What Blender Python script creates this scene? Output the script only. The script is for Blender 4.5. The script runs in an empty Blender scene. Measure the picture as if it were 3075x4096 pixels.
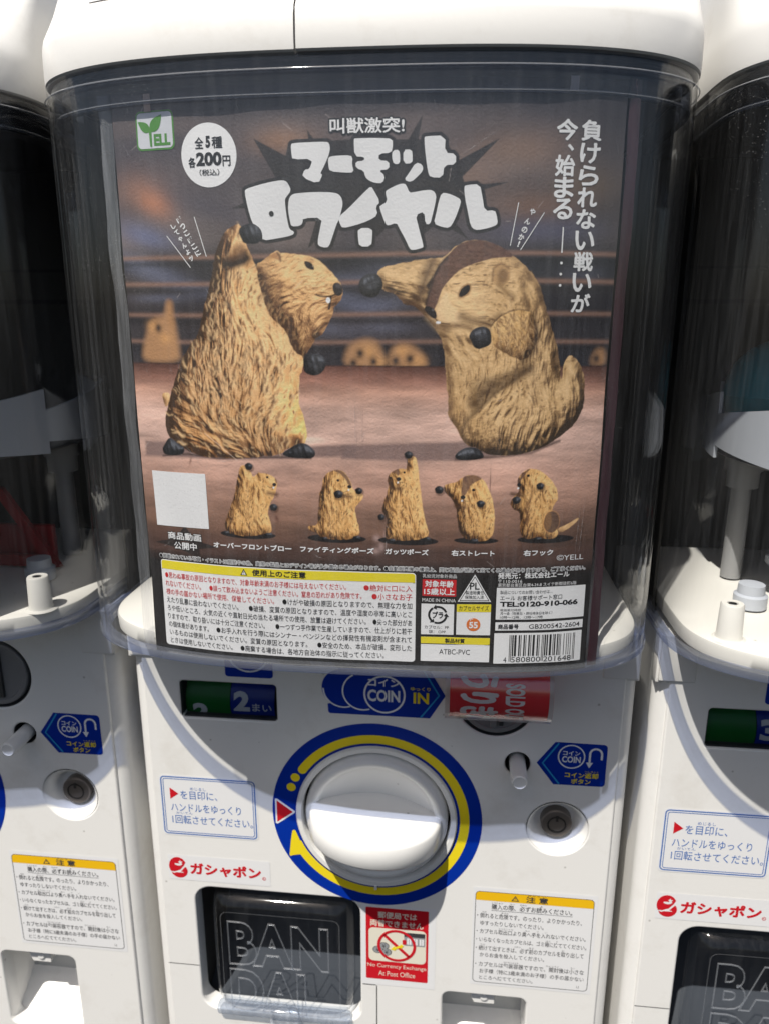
import bpy, bmesh, math
import numpy as np
from mathutils import Vector, Matrix, geometry

SC = bpy.context.scene
COL = SC.collection

# ------------------------------------------------------------------ camera
cam_d = bpy.data.cameras.new('camera')
cam = bpy.data.objects.new('camera', cam_d)
COL.objects.link(cam)
SC.camera = cam
cam_d.sensor_fit = 'VERTICAL'
cam_d.sensor_height = 24.0
cam_d.lens = 24.0 * 2946.16 / 4096.0
cam_d.clip_start = 0.01
cam_d.clip_end = 200.0
cam.location = (0.0448576, -0.37907819, 0.29133485)
PITCH, YAW, ROLL = math.radians(-14.83965), math.radians(-6.00496), math.radians(0.06912)
_f = Vector((math.sin(YAW) * math.cos(PITCH), math.cos(YAW) * math.cos(PITCH), math.sin(PITCH)))
_r = Vector((math.cos(YAW), -math.sin(YAW), 0))
_u = _r.cross(_f)
_R = _r * math.cos(ROLL) + _u * math.sin(ROLL)
_U = -_r * math.sin(ROLL) + _u * math.cos(ROLL)
cam.rotation_euler = Matrix(((_R.x, _U.x, -_f.x), (_R.y, _U.y, -_f.y), (_R.z, _U.z, -_f.z))).to_euler()
cam_d.dof.use_dof = True
cam_d.dof.focus_distance = 0.335
cam_d.dof.aperture_fstop = cam_d.lens / 1.9

# ------------------------------------------------------------------ light
SUN = Vector((0.46, 1.0, -2.08)).normalized()          # the way the light travels
w = bpy.data.worlds.new('World')
SC.world = w
w.use_nodes = True
nt = w.node_tree
sky = nt.nodes.new('ShaderNodeTexSky')
sky.sky_type = 'NISHITA'
sky.sun_disc = False
sky.dust_density = 3.0
sky.ozone_density = 0.6
sky.sun_elevation = math.asin(-SUN.z)
sky.sun_rotation = math.atan2(-SUN.x, -SUN.y)
bg = nt.nodes['Background']
bg.inputs['Strength'].default_value = 0.06
nt.links.new(sky.outputs['Color'], bg.inputs['Color'])
sun_d = bpy.data.lights.new('sun', 'SUN')
sun_d.energy = 4.6
sun_d.angle = math.radians(0.53)
sun_d.color = (1.0, 0.955, 0.88)
sun = bpy.data.objects.new('sun', sun_d)
COL.objects.link(sun)
sun.rotation_euler = SUN.to_track_quat('-Z', 'Y').to_euler()
sun.location = (-0.5, -1.0, 2.5)
SC.view_settings.view_transform = 'Standard'
SC.view_settings.look = 'None'
SC.view_settings.exposure = 0.38
SC.view_settings.gamma = 1.0
SC.view_settings.use_curve_mapping = False
SC.cycles.max_bounces = 12
SC.cycles.transparent_max_bounces = 24
SC.cycles.use_denoising = True
SC.cycles.sample_clamp_indirect = 4.0
SC.cycles.caustics_reflective = False
SC.cycles.caustics_refractive = False

# ------------------------------------------------------------------ materials
def lin(r, g, b, k=1.0):
    def f(v):
        v /= 255.0
        return (v / 12.92 if v <= .04045 else ((v + .055) / 1.055) ** 2.4) * k
    return (f(r), f(g), f(b))

def nodes(name):
    m = bpy.data.materials.new(name)
    m.use_nodes = True
    return m, m.node_tree, m.node_tree.nodes['Principled BSDF']

def plain(name, col, rough=.4, metal=0.0, bump=0.0, scale=400.0, spec=.5, dirt=0.0, coat=0.0):
    m, t, b = nodes(name)
    b.inputs['Base Color'].default_value = (*col, 1)
    b.inputs['Roughness'].default_value = rough
    b.inputs['Metallic'].default_value = metal
    b.inputs['Specular IOR Level'].default_value = spec
    b.inputs['Coat Weight'].default_value = coat
    b.inputs['Coat Roughness'].default_value = .08
    tc = t.nodes.new('ShaderNodeTexCoord')
    if bump:
        n = t.nodes.new('ShaderNodeTexNoise')
        n.inputs['Scale'].default_value = scale
        n.inputs['Detail'].default_value = 4
        bp = t.nodes.new('ShaderNodeBump')
        bp.inputs['Strength'].default_value = bump
        bp.inputs['Distance'].default_value = .0006
        t.links.new(tc.outputs['Object'], n.inputs['Vector'])
        t.links.new(n.outputs['Fac'], bp.inputs['Height'])
        t.links.new(bp.outputs['Normal'], b.inputs['Normal'])
    if dirt:
        n2 = t.nodes.new('ShaderNodeTexNoise')
        n2.inputs['Scale'].default_value = 22
        n2.inputs['Detail'].default_value = 9
        n2.inputs['Roughness'].default_value = .72
        rp = t.nodes.new('ShaderNodeValToRGB')
        rp.color_ramp.elements[0].position = .52
        rp.color_ramp.elements[1].position = .85
        rp.color_ramp.elements[0].color = (*col, 1)
        rp.color_ramp.elements[1].color = (col[0] * (1 - dirt), col[1] * (1 - dirt * 1.12), col[2] * (1 - dirt * 1.3), 1)
        # specks of grime
        n3 = t.nodes.new('ShaderNodeTexVoronoi')
        n3.inputs['Scale'].default_value = 55
        n3.inputs['Randomness'].default_value = 1
        r3 = t.nodes.new('ShaderNodeValToRGB')
        r3.color_ramp.elements[0].position = .03
        r3.color_ramp.elements[1].position = .05
        r3.color_ramp.elements[0].color = (.35, .33, .3, 1)
        r3.color_ramp.elements[1].color = (1, 1, 1, 1)
        mx = t.nodes.new('ShaderNodeMix')
        mx.data_type = 'RGBA'
        mx.blend_type = 'MULTIPLY'
        mx.inputs[0].default_value = .55
        t.links.new(tc.outputs['Object'], n2.inputs['Vector'])
        t.links.new(tc.outputs['Object'], n3.inputs['Vector'])
        t.links.new(n2.outputs['Fac'], rp.inputs['Fac'])
        t.links.new(n3.outputs['Distance'], r3.inputs['Fac'])
        t.links.new(rp.outputs['Color'], mx.inputs[6])
        t.links.new(r3.outputs['Color'], mx.inputs[7])
        t.links.new(mx.outputs[2], b.inputs['Base Color'])
        rr = t.nodes.new('ShaderNodeMapRange')
        rr.inputs[3].default_value = rough * .75
        rr.inputs[4].default_value = rough * 1.35
        t.links.new(n2.outputs['Fac'], rr.inputs[0])
        t.links.new(rr.outputs[0], b.inputs['Roughness'])
    return m

def clear(name, tint, gloss=1.0, rough=.03, haze=0.0, f0=.035, f1=.965, dust=0.0, bump=0.0, bscale=8.0, stretch=(1, 1, 1), scratch_sheen=0.0):
    """thin clear plastic: light goes straight through, a mirror sheen by Fresnel, a pale diffuse veil for scuffs and soft reflections"""
    m = bpy.data.materials.new(name)
    m.use_nodes = True
    t = m.node_tree
    t.nodes.remove(t.nodes['Principled BSDF'])
    out = t.nodes['Material Output']
    tr = t.nodes.new('ShaderNodeBsdfTransparent')
    tr.inputs['Color'].default_value = (*tint, 1)
    gl = t.nodes.new('ShaderNodeBsdfGlossy')
    gl.inputs['Roughness'].default_value = rough
    gl.inputs['Color'].default_value = (gloss, gloss, gloss, 1)
    # Schlick's law on both faces of the sheet
    ge = t.nodes.new('ShaderNodeNewGeometry')
    dt = t.nodes.new('ShaderNodeVectorMath')
    dt.operation = 'DOT_PRODUCT'
    t.links.new(ge.outputs['Incoming'], dt.inputs[0])
    t.links.new(ge.outputs['Normal'], dt.inputs[1])
    def mth(op, a, v=None, w_=None):
        q = t.nodes.new('ShaderNodeMath')
        q.operation = op
        q.use_clamp = op != 'ABSOLUTE'
        t.links.new(a, q.inputs[0])
        for k, val in ((1, v), (2, w_)):
            if val is not None:
                q.inputs[k].default_value = val
        return q.outputs[0]
    ab = mth('ABSOLUTE', dt.outputs['Value'])
    om = t.nodes.new('ShaderNodeMath')
    om.operation = 'SUBTRACT'
    om.use_clamp = True
    om.inputs[0].default_value = 1.0
    t.links.new(ab, om.inputs[1])
    fr = mth('MULTIPLY_ADD', mth('POWER', om.outputs[0], 5.0), f1, f0)
    mx = t.nodes.new('ShaderNodeMixShader')
    t.links.new(fr, mx.inputs[0])
    t.links.new(tr.outputs[0], mx.inputs[1])
    t.links.new(gl.outputs[0], mx.inputs[2])
    last = mx
    tc = t.nodes.new('ShaderNodeTexCoord')
    if haze or scratch_sheen:
        df = t.nodes.new('ShaderNodeBsdfDiffuse')
        df.inputs['Color'].default_value = (.75, .77, .8, 1)
        m2 = t.nodes.new('ShaderNodeMixShader')
        mp = t.nodes.new('ShaderNodeMapping')
        mp.inputs['Scale'].default_value = (55, 55, 3)
        ns = t.nodes.new('ShaderNodeTexNoise')
        ns.inputs['Scale'].default_value = 6
        ns.inputs['Detail'].default_value = 8
        ns.inputs['Roughness'].default_value = .7
        rg = t.nodes.new('ShaderNodeMapRange')
        rg.inputs[1].default_value = .45
        rg.inputs[2].default_value = .8
        rg.inputs[3].default_value = haze
        rg.inputs[4].default_value = haze + scratch_sheen
        t.links.new(tc.outputs['Object'], mp.inputs['Vector'])
        t.links.new(mp.outputs[0], ns.inputs['Vector'])
        t.links.new(ns.outputs['Fac'], rg.inputs[0])
        t.links.new(rg.outputs[0], m2.inputs[0])
        t.links.new(mx.outputs[0], m2.inputs[1])
        t.links.new(df.outputs[0], m2.inputs[2])
        last = m2
    if bump:
        mp = t.nodes.new('ShaderNodeMapping')
        mp.inputs['Scale'].default_value = stretch
        ns = t.nodes.new('ShaderNodeTexNoise')
        ns.inputs['Scale'].default_value = bscale
        ns.inputs['Detail'].default_value = 5
        bp = t.nodes.new('ShaderNodeBump')
        bp.inputs['Strength'].default_value = bump
        bp.inputs['Distance'].default_value = .004
        t.links.new(tc.outputs['Object'], mp.inputs['Vector'])
        t.links.new(mp.outputs[0], ns.inputs['Vector'])
        t.links.new(ns.outputs['Fac'], bp.inputs['Height'])
        t.links.new(bp.outputs[0], gl.inputs['Normal'])
        t.links.new(bp.outputs[0], dt.inputs[1])
    if dust:
        vo = t.nodes.new('ShaderNodeTexVoronoi')
        vo.inputs['Scale'].default_value = 620
        wn = t.nodes.new('ShaderNodeTexNoise')
        wn.inputs['Scale'].default_value = 9
        wn.inputs['Detail'].default_value = 3
        th = t.nodes.new('ShaderNodeMapRange')
        th.inputs[1].default_value = .5
        th.inputs[2].default_value = .75
        th.inputs[3].default_value = .0
        th.inputs[4].default_value = .15
        lt = t.nodes.new('ShaderNodeMath')
        lt.operation = 'LESS_THAN'
        mu = t.nodes.new('ShaderNodeMath')
        mu.operation = 'MULTIPLY'
        mu.inputs[1].default_value = dust
        d3 = t.nodes.new('ShaderNodeBsdfDiffuse')
        d3.inputs['Color'].default_value = (.85, .84, .82, 1)
        m3 = t.nodes.new('ShaderNodeMixShader')
        t.links.new(tc.outputs['Object'], vo.inputs['Vector'])
        t.links.new(tc.outputs['Object'], wn.inputs['Vector'])
        t.links.new(wn.outputs['Fac'], th.inputs[0])
        t.links.new(vo.outputs['Distance'], lt.inputs[0])
        t.links.new(th.outputs[0], lt.inputs[1])
        t.links.new(lt.outputs[0], mu.inputs[0])
        t.links.new(mu.outputs[0], m3.inputs[0])
        t.links.new(last.outputs[0], m3.inputs[1])
        t.links.new(d3.outputs[0], m3.inputs[2])
        last = m3
    t.links.new(last.outputs[0], out.inputs[0])
    return m

def printed(name):
    """ink on paper: the colour of each spot of the print is stored on the sheet"""
    m, t, b = nodes(name)
    a = t.nodes.new('ShaderNodeVertexColor')
    a.layer_name = 'ink'
    t.links.new(a.outputs['Color'], b.inputs['Base Color'])
    b.inputs['Roughness'].default_value = .5
    b.inputs['Specular IOR Level'].default_value = .35
    tc = t.nodes.new('ShaderNodeTexCoord')
    n = t.nodes.new('ShaderNodeTexNoise')
    n.inputs['Scale'].default_value = 900
    n.inputs['Detail'].default_value = 3
    n2 = t.nodes.new('ShaderNodeTexNoise')
    n2.inputs['Scale'].default_value = 45
    n2.inputs['Detail'].default_value = 6
    ad = t.nodes.new('ShaderNodeMath')
    ad.operation = 'MULTIPLY_ADD'
    ad.inputs[1].default_value = 3.0
    bp = t.nodes.new('ShaderNodeBump')
    bp.inputs['Strength'].default_value = .35
    bp.inputs['Distance'].default_value = .0005
    t.links.new(tc.outputs['Object'], n.inputs['Vector'])
    t.links.new(tc.outputs['Object'], n2.inputs['Vector'])
    t.links.new(n2.outputs['Fac'], ad.inputs[0])
    t.links.new(n.outputs['Fac'], ad.inputs[2])
    t.links.new(ad.outputs[0], bp.inputs['Height'])
    t.links.new(bp.outputs['Normal'], b.inputs['Normal'])
    return m

M = dict(
    white=plain('white plastic', (.80, .79, .765), .34, dirt=.17, bump=.06, scale=300),
    white_clean=plain('white knob plastic', (.77, .765, .745), .30, bump=.04, scale=200, dirt=.10),
    tray=plain('ivory tray plastic', (.80, .78, .72), .35, dirt=.05),
    black=plain('dark liner', (.024, .022, .019), .55),
    gap=plain('dark gap', (.02, .02, .02), .8),
    grey=plain('grey plastic', (.30, .31, .32), .4),
    slotgrey=plain('dark grey coin plate', (.20, .20, .205), .42),
    slotdark=plain('dark slot ring', (.035, .037, .04), .5),
    metal=plain('brushed lock metal', (.20, .175, .155), .38, metal=.55, bump=.1, scale=700),
    screw=plain('steel screw', (.6, .6, .6), .25, metal=1.0),
    blue=plain('blue sign', (.002, .030, .33), .32),
    cyan=plain('cyan line', (.03, .30, .62), .35),
    yellow=plain('yellow ink', (.86, .68, .02), .36),
    amber=plain('amber header', (.84, .49, .01), .4),
    red=plain('red ink', (.58, .012, .022), .36),
    green=plain('green drum', (.004, .16, .02), .4),
    stick=plain('white sticker', (.78, .78, .785), .38, bump=.05, scale=500),
    stickink=plain('grey ink', (.045, .045, .05), .5),
    blueink=plain('blue ink', (.06, .16, .45), .45),
    cream=plain('cream ink', (.76, .72, .60), .45),
    signwhite=plain('sign white', (.80, .81, .83), .4),
    paper=plain('paper white', (.89, .89, .89), .55, bump=.16, scale=900, spec=.3),
    paperyellow=plain('paper yellow', (.86, .72, .03), .5, bump=.14, scale=900, spec=.3),
    paperred=plain('paper red', (.62, .02, .025), .5, bump=.2, scale=900, spec=.3),
    ink=plain('black ink', (.012, .012, .013), .5, spec=.3),
    inkblack=plain('black print', (.014, .013, .012), .45, bump=.2, scale=500),
    greenink=plain('green ink', (.07, .26, .03), .5),
    logosilver=plain('silver logo ground', (.66, .68, .72), .4, bump=.2, scale=300),
    orange=plain('orange ink', (.78, .19, .03), .5),
    print=printed('poster print'),
    tape=plain('tan tape', (.42, .30, .24), .5),
    tapegrey=plain('grey tape', (.36, .33, .33), .5),
    fold=plain('maroon fold', (.055, .022, .03), .35, bump=.3, scale=120),
    dome=clear('clear dome plastic', (.985, .988, .992), .9, .025, haze=.005, scratch_sheen=.026, f0=.03, f1=.9, dust=.28),  # pale veil and upright streaks paint in soft grey reflections
    rim=clear('blue edge plastic', (.66, .71, .85), 1.0, .04, haze=.07, f0=.06),
    collar=clear('dark collar plastic', (.38, .41, .48), 1.0, .04, haze=.006, f0=.03),
    sleeve=clear('clear sleeve film', (.99, .99, .992), .9, .07, haze=.001, scratch_sheen=.010, bump=.35, bscale=14, f0=.025, f1=.5),
    filmfold=clear('creased film edge', (.95, .95, .96), 1.0, .12, haze=.10, scratch_sheen=.2, bump=.6, bscale=30, f0=.04, f1=.6),
    doorlip=clear('thick clear lip', (.70, .74, .80), 1.0, .06, haze=.14, scratch_sheen=.2),
    chute=plain('smoky chute plastic', (.045, .05, .058), .75, spec=.12),
    doorclear=clear('clear door plastic', (.90, .92, .95), .9, .04, haze=.004, scratch_sheen=.02),
    emboss=clear('embossed edges', (.88, .90, .93), 1.0, .1, haze=.085),
    ridge=clear('polished ridge', (.75, .78, .85), 1.0, .05, haze=.16, f0=.08),
    tube=clear('clear tag tube', (.95, .93, .93), 1.0, .06, haze=.01, scratch_sheen=.02),
    wheel=plain('milky wheel plastic', (.50, .53, .58), .4),
    discgrey=plain('smoky disc', (.09, .09, .095), .4),
    pole_shaded=plain('shaded pole plastic', (.30, .30, .30), .45),  # shade under hood and disc is put into this darker colour
    redpart=plain('red guard plastic', (.30, .008, .012), .35),
    teal=plain('teal capsule plastic', (.02, .24, .32), .3),
    tagred=plain('red tag paper', (.85, .04, .05), .22, coat=1.0),
    windowglass=clear('window plastic', (.82, .84, .86), .8, .05, haze=.003),
)

# ------------------------------------------------------------------ mesh helpers
class MB:
    """collects pieces of one mesh"""
    def __init__(self):
        self.v, self.f, self.m, self.mats = [], [], [], []
    def mi(self, mat):
        if mat not in self.mats:
            self.mats.append(mat)
        return self.mats.index(mat)
    def add(self, verts, faces, mat):
        o = len(self.v)
        k = self.mi(mat)
        self.v += [tuple(q) for q in verts]
        self.f += [tuple(i + o for i in q) for q in faces]
        self.m += [k] * len(faces)
        return self
    def build(self, name, parent=None, smooth=None):
        me = bpy.data.meshes.new(name)
        me.from_pydata(self.v, [], self.f)
        for q in self.mats:
            me.materials.append(M[q])
        me.polygons.foreach_set('material_index', self.m)
        me.update()
        o = bpy.data.objects.new(name, me)
        COL.objects.link(o)
        if parent:
            o.parent = parent
        if smooth is not None:
            me.shade_smooth()
            me.set_sharp_from_angle(angle=math.radians(smooth))
        return o
    # pieces
    def box(self, x0, x1, y0, y1, z0, z1, mat, bev=0.0):
        bm = bmesh.new()
        bmesh.ops.create_cube(bm, size=1)
        for q in bm.verts:
            q.co = ((x0 + x1) / 2 + q.co.x * (x1 - x0), (y0 + y1) / 2 + q.co.y * (y1 - y0), (z0 + z1) / 2 + q.co.z * (z1 - z0))
        if bev:
            bmesh.ops.bevel(bm, geom=bm.edges[:], offset=bev, segments=3, affect='EDGES', profile=.5)
        return self.bm(bm, mat)
    def bm(self, bm, mat, fn=None):
        bm.verts.index_update()
        vs = [fn(q.co.x, q.co.y) if fn else tuple(q.co) for q in bm.verts]
        self.add(vs, [[q.index for q in f.verts] for f in bm.faces], mat)
        bm.free()
        return self
    def lathe(self, prof, c, mat, n=96, axis='y', close=True):
        """prof: (radius, offset along the axis); the axis runs through c"""
        vs, fs = [], []
        for r, a in prof:
            for i in range(n):
                t = 2 * math.pi * i / n
                u, v = r * math.cos(t), r * math.sin(t)
                vs.append((c[0] + u, c[1] + a, c[2] + v) if axis == 'y' else (c[0] + u, c[1] + v, c[2] + a) if axis == 'z' else (c[0] + a, c[1] + u, c[2] + v))
        for k in range(len(prof) - 1):
            for i in range(n):
                j = (i + 1) % n
                fs.append((k * n + i, k * n + j, (k + 1) * n + j, (k + 1) * n + i))
        if prof[0][0] < .0025:
            fs.append(tuple(range(n)))
        if prof[-1][0] < .0025:
            fs.append(tuple(range((len(prof) - 1) * n, len(prof) * n)))
        return self.add(vs, fs, mat)
    def poly(self, pts, fn, mat, cut=0.0):
        """flat outline (mm) laid on a surface by fn(u, v)"""
        bm = bmesh.new()
        vs = [bm.verts.new((p[0], p[1], 0)) for p in pts]
        for t in geometry.tessellate_polygon([[Vector((p[0], p[1], 0)) for p in pts]]):
            try:
                bm.faces.new([vs[i] for i in t])
            except ValueError:
                pass
        self.slice(bm, cut)
        bmesh.ops.recalc_face_normals(bm, faces=bm.faces[:])
        return self.bm(bm, mat, fn)
    @staticmethod
    def slice(bm, cut):
        """cuts a flat piece into small tiles so that it can follow a curved sheet"""
        if not cut:
            return
        for ax in (0, 1):
            xs = [q.co[ax] for q in bm.verts]
            no = (1, 0, 0) if ax == 0 else (0, 1, 0)
            x = math.floor(min(xs) / cut) * cut + cut
            hi = max(xs) - .01
            while x < hi:
                bmesh.ops.bisect_plane(bm, geom=bm.verts[:] + bm.edges[:] + bm.faces[:], plane_co=(x * no[0], x * no[1], 0), plane_no=no)
                x += cut
    def ring(self, c, r0, r1, fn, mat, a0=0.0, a1=360.0, n=96, caps=False):
        vs, fs = [], []
        k = max(3, int(n * abs(a1 - a0) / 360))
        for i in range(k + 1):
            t = math.radians(a0 + (a1 - a0) * i / k)
            for r in (r0, r1):
                vs.append(fn(c[0] + r * math.cos(t), c[1] + r * math.sin(t)))
        for i in range(k):
            fs.append((2 * i, 2 * i + 1, 2 * i + 3, 2 * i + 2))
        return self.add(vs, fs, mat)
    def disc(self, c, r, fn, mat, n=40, ry=None, cut=0):
        ry = ry or r
        return self.poly([(c[0] + r * math.cos(2 * math.pi * i / n), c[1] + ry * math.sin(2 * math.pi * i / n)) for i in range(n)], fn, mat, cut)
    def line(self, pts, wd, fn, mat):
        """a drawn line of width wd through pts"""
        vs, fs = [], []
        for i, p in enumerate(pts):
            a = pts[max(0, i - 1)]
            b = pts[min(len(pts) - 1, i + 1)]
            d = math.hypot(b[0] - a[0], b[1] - a[1]) or 1
            nx, ny = -(b[1] - a[1]) / d * wd / 2, (b[0] - a[0]) / d * wd / 2
            vs += [fn(p[0] + nx, p[1] + ny), fn(p[0] - nx, p[1] - ny)]
        for i in range(len(pts) - 1):
            fs.append((2 * i, 2 * i + 1, 2 * i + 3, 2 * i + 2))
        return self.add(vs, fs, mat)
    def text(self, body, box, fn, mat, bold=0.0, rot=0.0, cut=0.0, keep=False, shear=0.0):
        """lettering fitted into box = (u0, v0, u1, v1)"""
        vs, fs = glyphs(body, bold, shear)
        if not len(vs):
            return self
        lo, hi = vs.min(0), vs.max(0)
        u0, v0, u1, v1 = box
        cx, cy = (u0 + u1) / 2, (v0 + v1) / 2
        W, H = u1 - u0, v1 - v0
        if rot in (90, -90):
            W, H = H, W
        sx, sy = W / max(hi[0] - lo[0], 1e-6), H / max(hi[1] - lo[1], 1e-6)
        if keep:
            sx = sy = min(sx, sy)
        p = (vs - (lo + hi) / 2) * (sx, sy)
        if rot:
            t = math.radians(rot)
            p = np.stack([p[:, 0] * math.cos(t) - p[:, 1] * math.sin(t), p[:, 0] * math.sin(t) + p[:, 1] * math.cos(t)], 1)
        return self.add([fn(cx + a, cy + b) for a, b in p], fs, mat)

def _fat(self, body, box, surf, off, mat, fat, n=6, bold=0.0, rot=0.0):
    """heavy lettering: the same word set several times round a small circle, each a hair further out"""
    for k in range(n):
        a = 2 * math.pi * k / n
        du, dv = fat * math.cos(a), fat * math.sin(a)
        self.text(body, (box[0] + du, box[1] + dv, box[2] + du, box[3] + dv), surf(off + .004 * k), mat, bold, rot)
    return self
MB.fat = _fat

_gl = {}
def glyphs(body, bold=0.0, shear=0.0):
    key = (body, bold, shear)
    if key not in _gl:
        f = bpy.data.curves.new('lettering', 'FONT')
        f.body = body
        f.offset = bold
        f.shear = shear
        f.resolution_u = 3
        o = bpy.data.objects.new('lettering', f)
        COL.objects.link(o)
        me = bpy.data.meshes.new_from_object(o.evaluated_get(bpy.context.evaluated_depsgraph_get()))
        vs = np.zeros(len(me.vertices) * 3)
        me.vertices.foreach_get('co', vs)
        fs = [tuple(q.vertices) for q in me.polygons]
        bpy.data.objects.remove(o)
        bpy.data.curves.remove(f)
        bpy.data.meshes.remove(me)
        _gl[key] = (vs.reshape(-1, 3)[:, :2], fs)
    return _gl[key]

def outline_tubes(body, depth):
    f = bpy.data.curves.new('lettering', 'FONT')
    f.body = body
    f.offset = .035
    f.fill_mode = 'NONE'
    f.bevel_depth = depth
    f.bevel_resolution = 1
    f.resolution_u = 4
    o = bpy.data.objects.new('lettering', f)
    COL.objects.link(o)
    me = bpy.data.meshes.new_from_object(o.evaluated_get(bpy.context.evaluated_depsgraph_get()))
    vs = np.array([tuple(q.co) for q in me.vertices])
    fs = [tuple(q.vertices) for q in me.polygons]
    bpy.data.objects.remove(o)
    bpy.data.curves.remove(f)
    bpy.data.meshes.remove(me)
    return vs, fs

def rrect(u0, v0, u1, v1, r, n=6, corners=(1, 1, 1, 1)):
    """rounded rectangle; corners: bottom left, bottom right, top right, top left"""
    out = []
    for (cx, cy, a), on in zip(((u0 + r, v0 + r, 180), (u1 - r, v0 + r, 270), (u1 - r, v1 - r, 0), (u0 + r, v1 - r, 90)), corners):
        if not on:
            out.append((u0 if a in (180, 90) else u1, v0 if a in (180, 270) else v1))
            continue
        for i in range(n + 1):
            t = math.radians(a + 90 * i / n)
            out.append((cx + r * math.cos(t), cy + r * math.sin(t)))
    return out

def empty(name, loc=(0, 0, 0), label=None, cat=None, group=None):
    o = bpy.data.objects.new(name, None)
    o.empty_display_size = .02
    COL.objects.link(o)
    o.location = loc
    if label:
        o['label'] = label
    if cat:
        o['category'] = cat
    if group:
        o['group'] = group
    return o

def plate_with_holes(name, outer, holes, depth, bev, mat, parent):
    """a moulded plate: outline and openings in mm on the front plane, rounded edges all round"""
    cu = bpy.data.curves.new(name, 'CURVE')
    cu.dimensions = '2D'
    cu.fill_mode = 'BOTH'
    for pts in [outer] + holes:
        s = cu.splines.new('POLY')
        s.points.add(len(pts) - 1)
        for q, p in zip(s.points, pts):
            q.co = (p[0] / 1000, p[1] / 1000, 0, 1)
        s.use_cyclic_u = True
    cu.extrude = depth / 2 - bev
    cu.bevel_depth = bev
    cu.bevel_resolution = 2
    cu.offset = -bev
    o = bpy.data.objects.new(name, cu)
    COL.objects.link(o)
    me = bpy.data.meshes.new_from_object(o.evaluated_get(bpy.context.evaluated_depsgraph_get()))
    bpy.data.objects.remove(o)
    bpy.data.curves.remove(cu)
    me.transform(Matrix.Translation((0, depth / 2, 0)) @ Matrix.Rotation(math.radians(90), 4, 'X'))
    me.name = name
    me.materials.clear()
    me.materials.append(M[mat])
    ob = bpy.data.objects.new(name, me)
    COL.objects.link(ob)
    ob.parent = parent
    me.shade_smooth()
    me.set_sharp_from_angle(angle=math.radians(35))
    return ob

# ------------------------------------------------------------------ plan of the dome: a flattened half oval
TH = .012
def oval(hw, dp, n=2.8, N=161):
    t = np.linspace(math.pi, 2 * math.pi, N)
    c, s = np.cos(t), np.sin(t)
    x = hw * np.sign(c) * np.abs(c) ** (2 / n)
    y = -dp * np.abs(s) ** (2 / n)
    return x * math.cos(TH) - y * math.sin(TH), x * math.sin(TH) + y * math.cos(TH)

DX = -.0036                                            # the dome sits a little to one side of the handle
def loft(mb, rings, mat, back=.2, cap_top=False, cap_bot=False, x0=None, x1=None, dx=DX):
    """rings: (half width, depth, z); open-backed walls that run straight back to y = back"""
    vs, fs, n = [], [], 0
    for hw, dp, z in rings:
        X, Y = oval(hw, dp)
        X = X + dx
        pts = [(X[0], back)] + list(zip(X, Y)) + [(X[-1], back)]
        if x0 is not None:
            pts = [p for p in pts if p[0] >= x0]
            pts = [(x0, pts[0][1])] + pts
        if x1 is not None:
            pts = [p for p in pts if p[0] <= x1]
            pts = pts + [(x1, pts[-1][1])]
        # same number of points in each ring
        P = np.array(pts, float)
        L = np.concatenate([[0], np.cumsum(np.hypot(np.diff(P[:, 0]), np.diff(P[:, 1])))])
        # keep the corner detail: sample evenly along the wall
        u = np.linspace(0, L[-1], 260)
        vs += list(zip(np.interp(u, L, P[:, 0]), np.interp(u, L, P[:, 1]), [z] * 260))
    n = 260
    for k in range(len(rings) - 1):
        for i in range(n - 1):
            fs.append((k * n + i, k * n + i + 1, (k + 1) * n + i + 1, (k + 1) * n + i))
    if cap_bot:
        fs.append(tuple(range(n)))
    if cap_top:
        fs.append(tuple(range((len(rings) - 1) * n, len(rings) * n)))
    return mb.add(vs, fs, mat)

# ------------------------------------------------------------------ one capsule machine (front face on y = 0, handle centre on z = 0)
mm = lambda u, v, off=0.0: (u / 1000, -off / 1000, v / 1000)
def face(off):
    return lambda u, v: mm(u, v, off)
def circ(cx, cz, r, n=48):
    return [(cx + r * math.cos(2 * math.pi * i / n), cz + r * math.sin(2 * math.pi * i / n)) for i in range(n)]

mach = empty('capsule_machine', (0, 0, 0), 'middle white capsule machine, marmot poster behind its clear dome, red tag over its slot', 'capsule machine', 'white capsule machines side by side in a row')

# ---- shell: sides that round into the front
b = MB()
prof = []
for sx in (-1, 1):
    pts = [(sx * .136, .0016), (sx * .1385, .0016)]
    pts += [(sx * (.1375 + .008 * math.sin(a)), .0096 - .008 * math.cos(a)) for a in np.linspace(.2, math.pi / 2, 8)]
    pts += [(sx * .1455, .28)]
    vs = [(x, y, z) for z in (-.30, .1255) for x, y in pts]
    n = len(pts)
    b.add(vs, [(i, i + 1, n + i + 1, n + i) for i in range(n - 1)], 'white')
b.add([(-.1455, .28, -.3), (.1455, .28, -.3), (.1455, .28, .1255), (-.1455, .28, .1255)], [(0, 1, 2, 3)], 'white')
b.add([(-.1445, .006, .1255), (.1445, .006, .1255), (.1455, .28, .1255), (-.1455, .28, .1255)], [(0, 1, 2, 3)], 'white')
b.build('side_shell', mach, 40)

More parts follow.
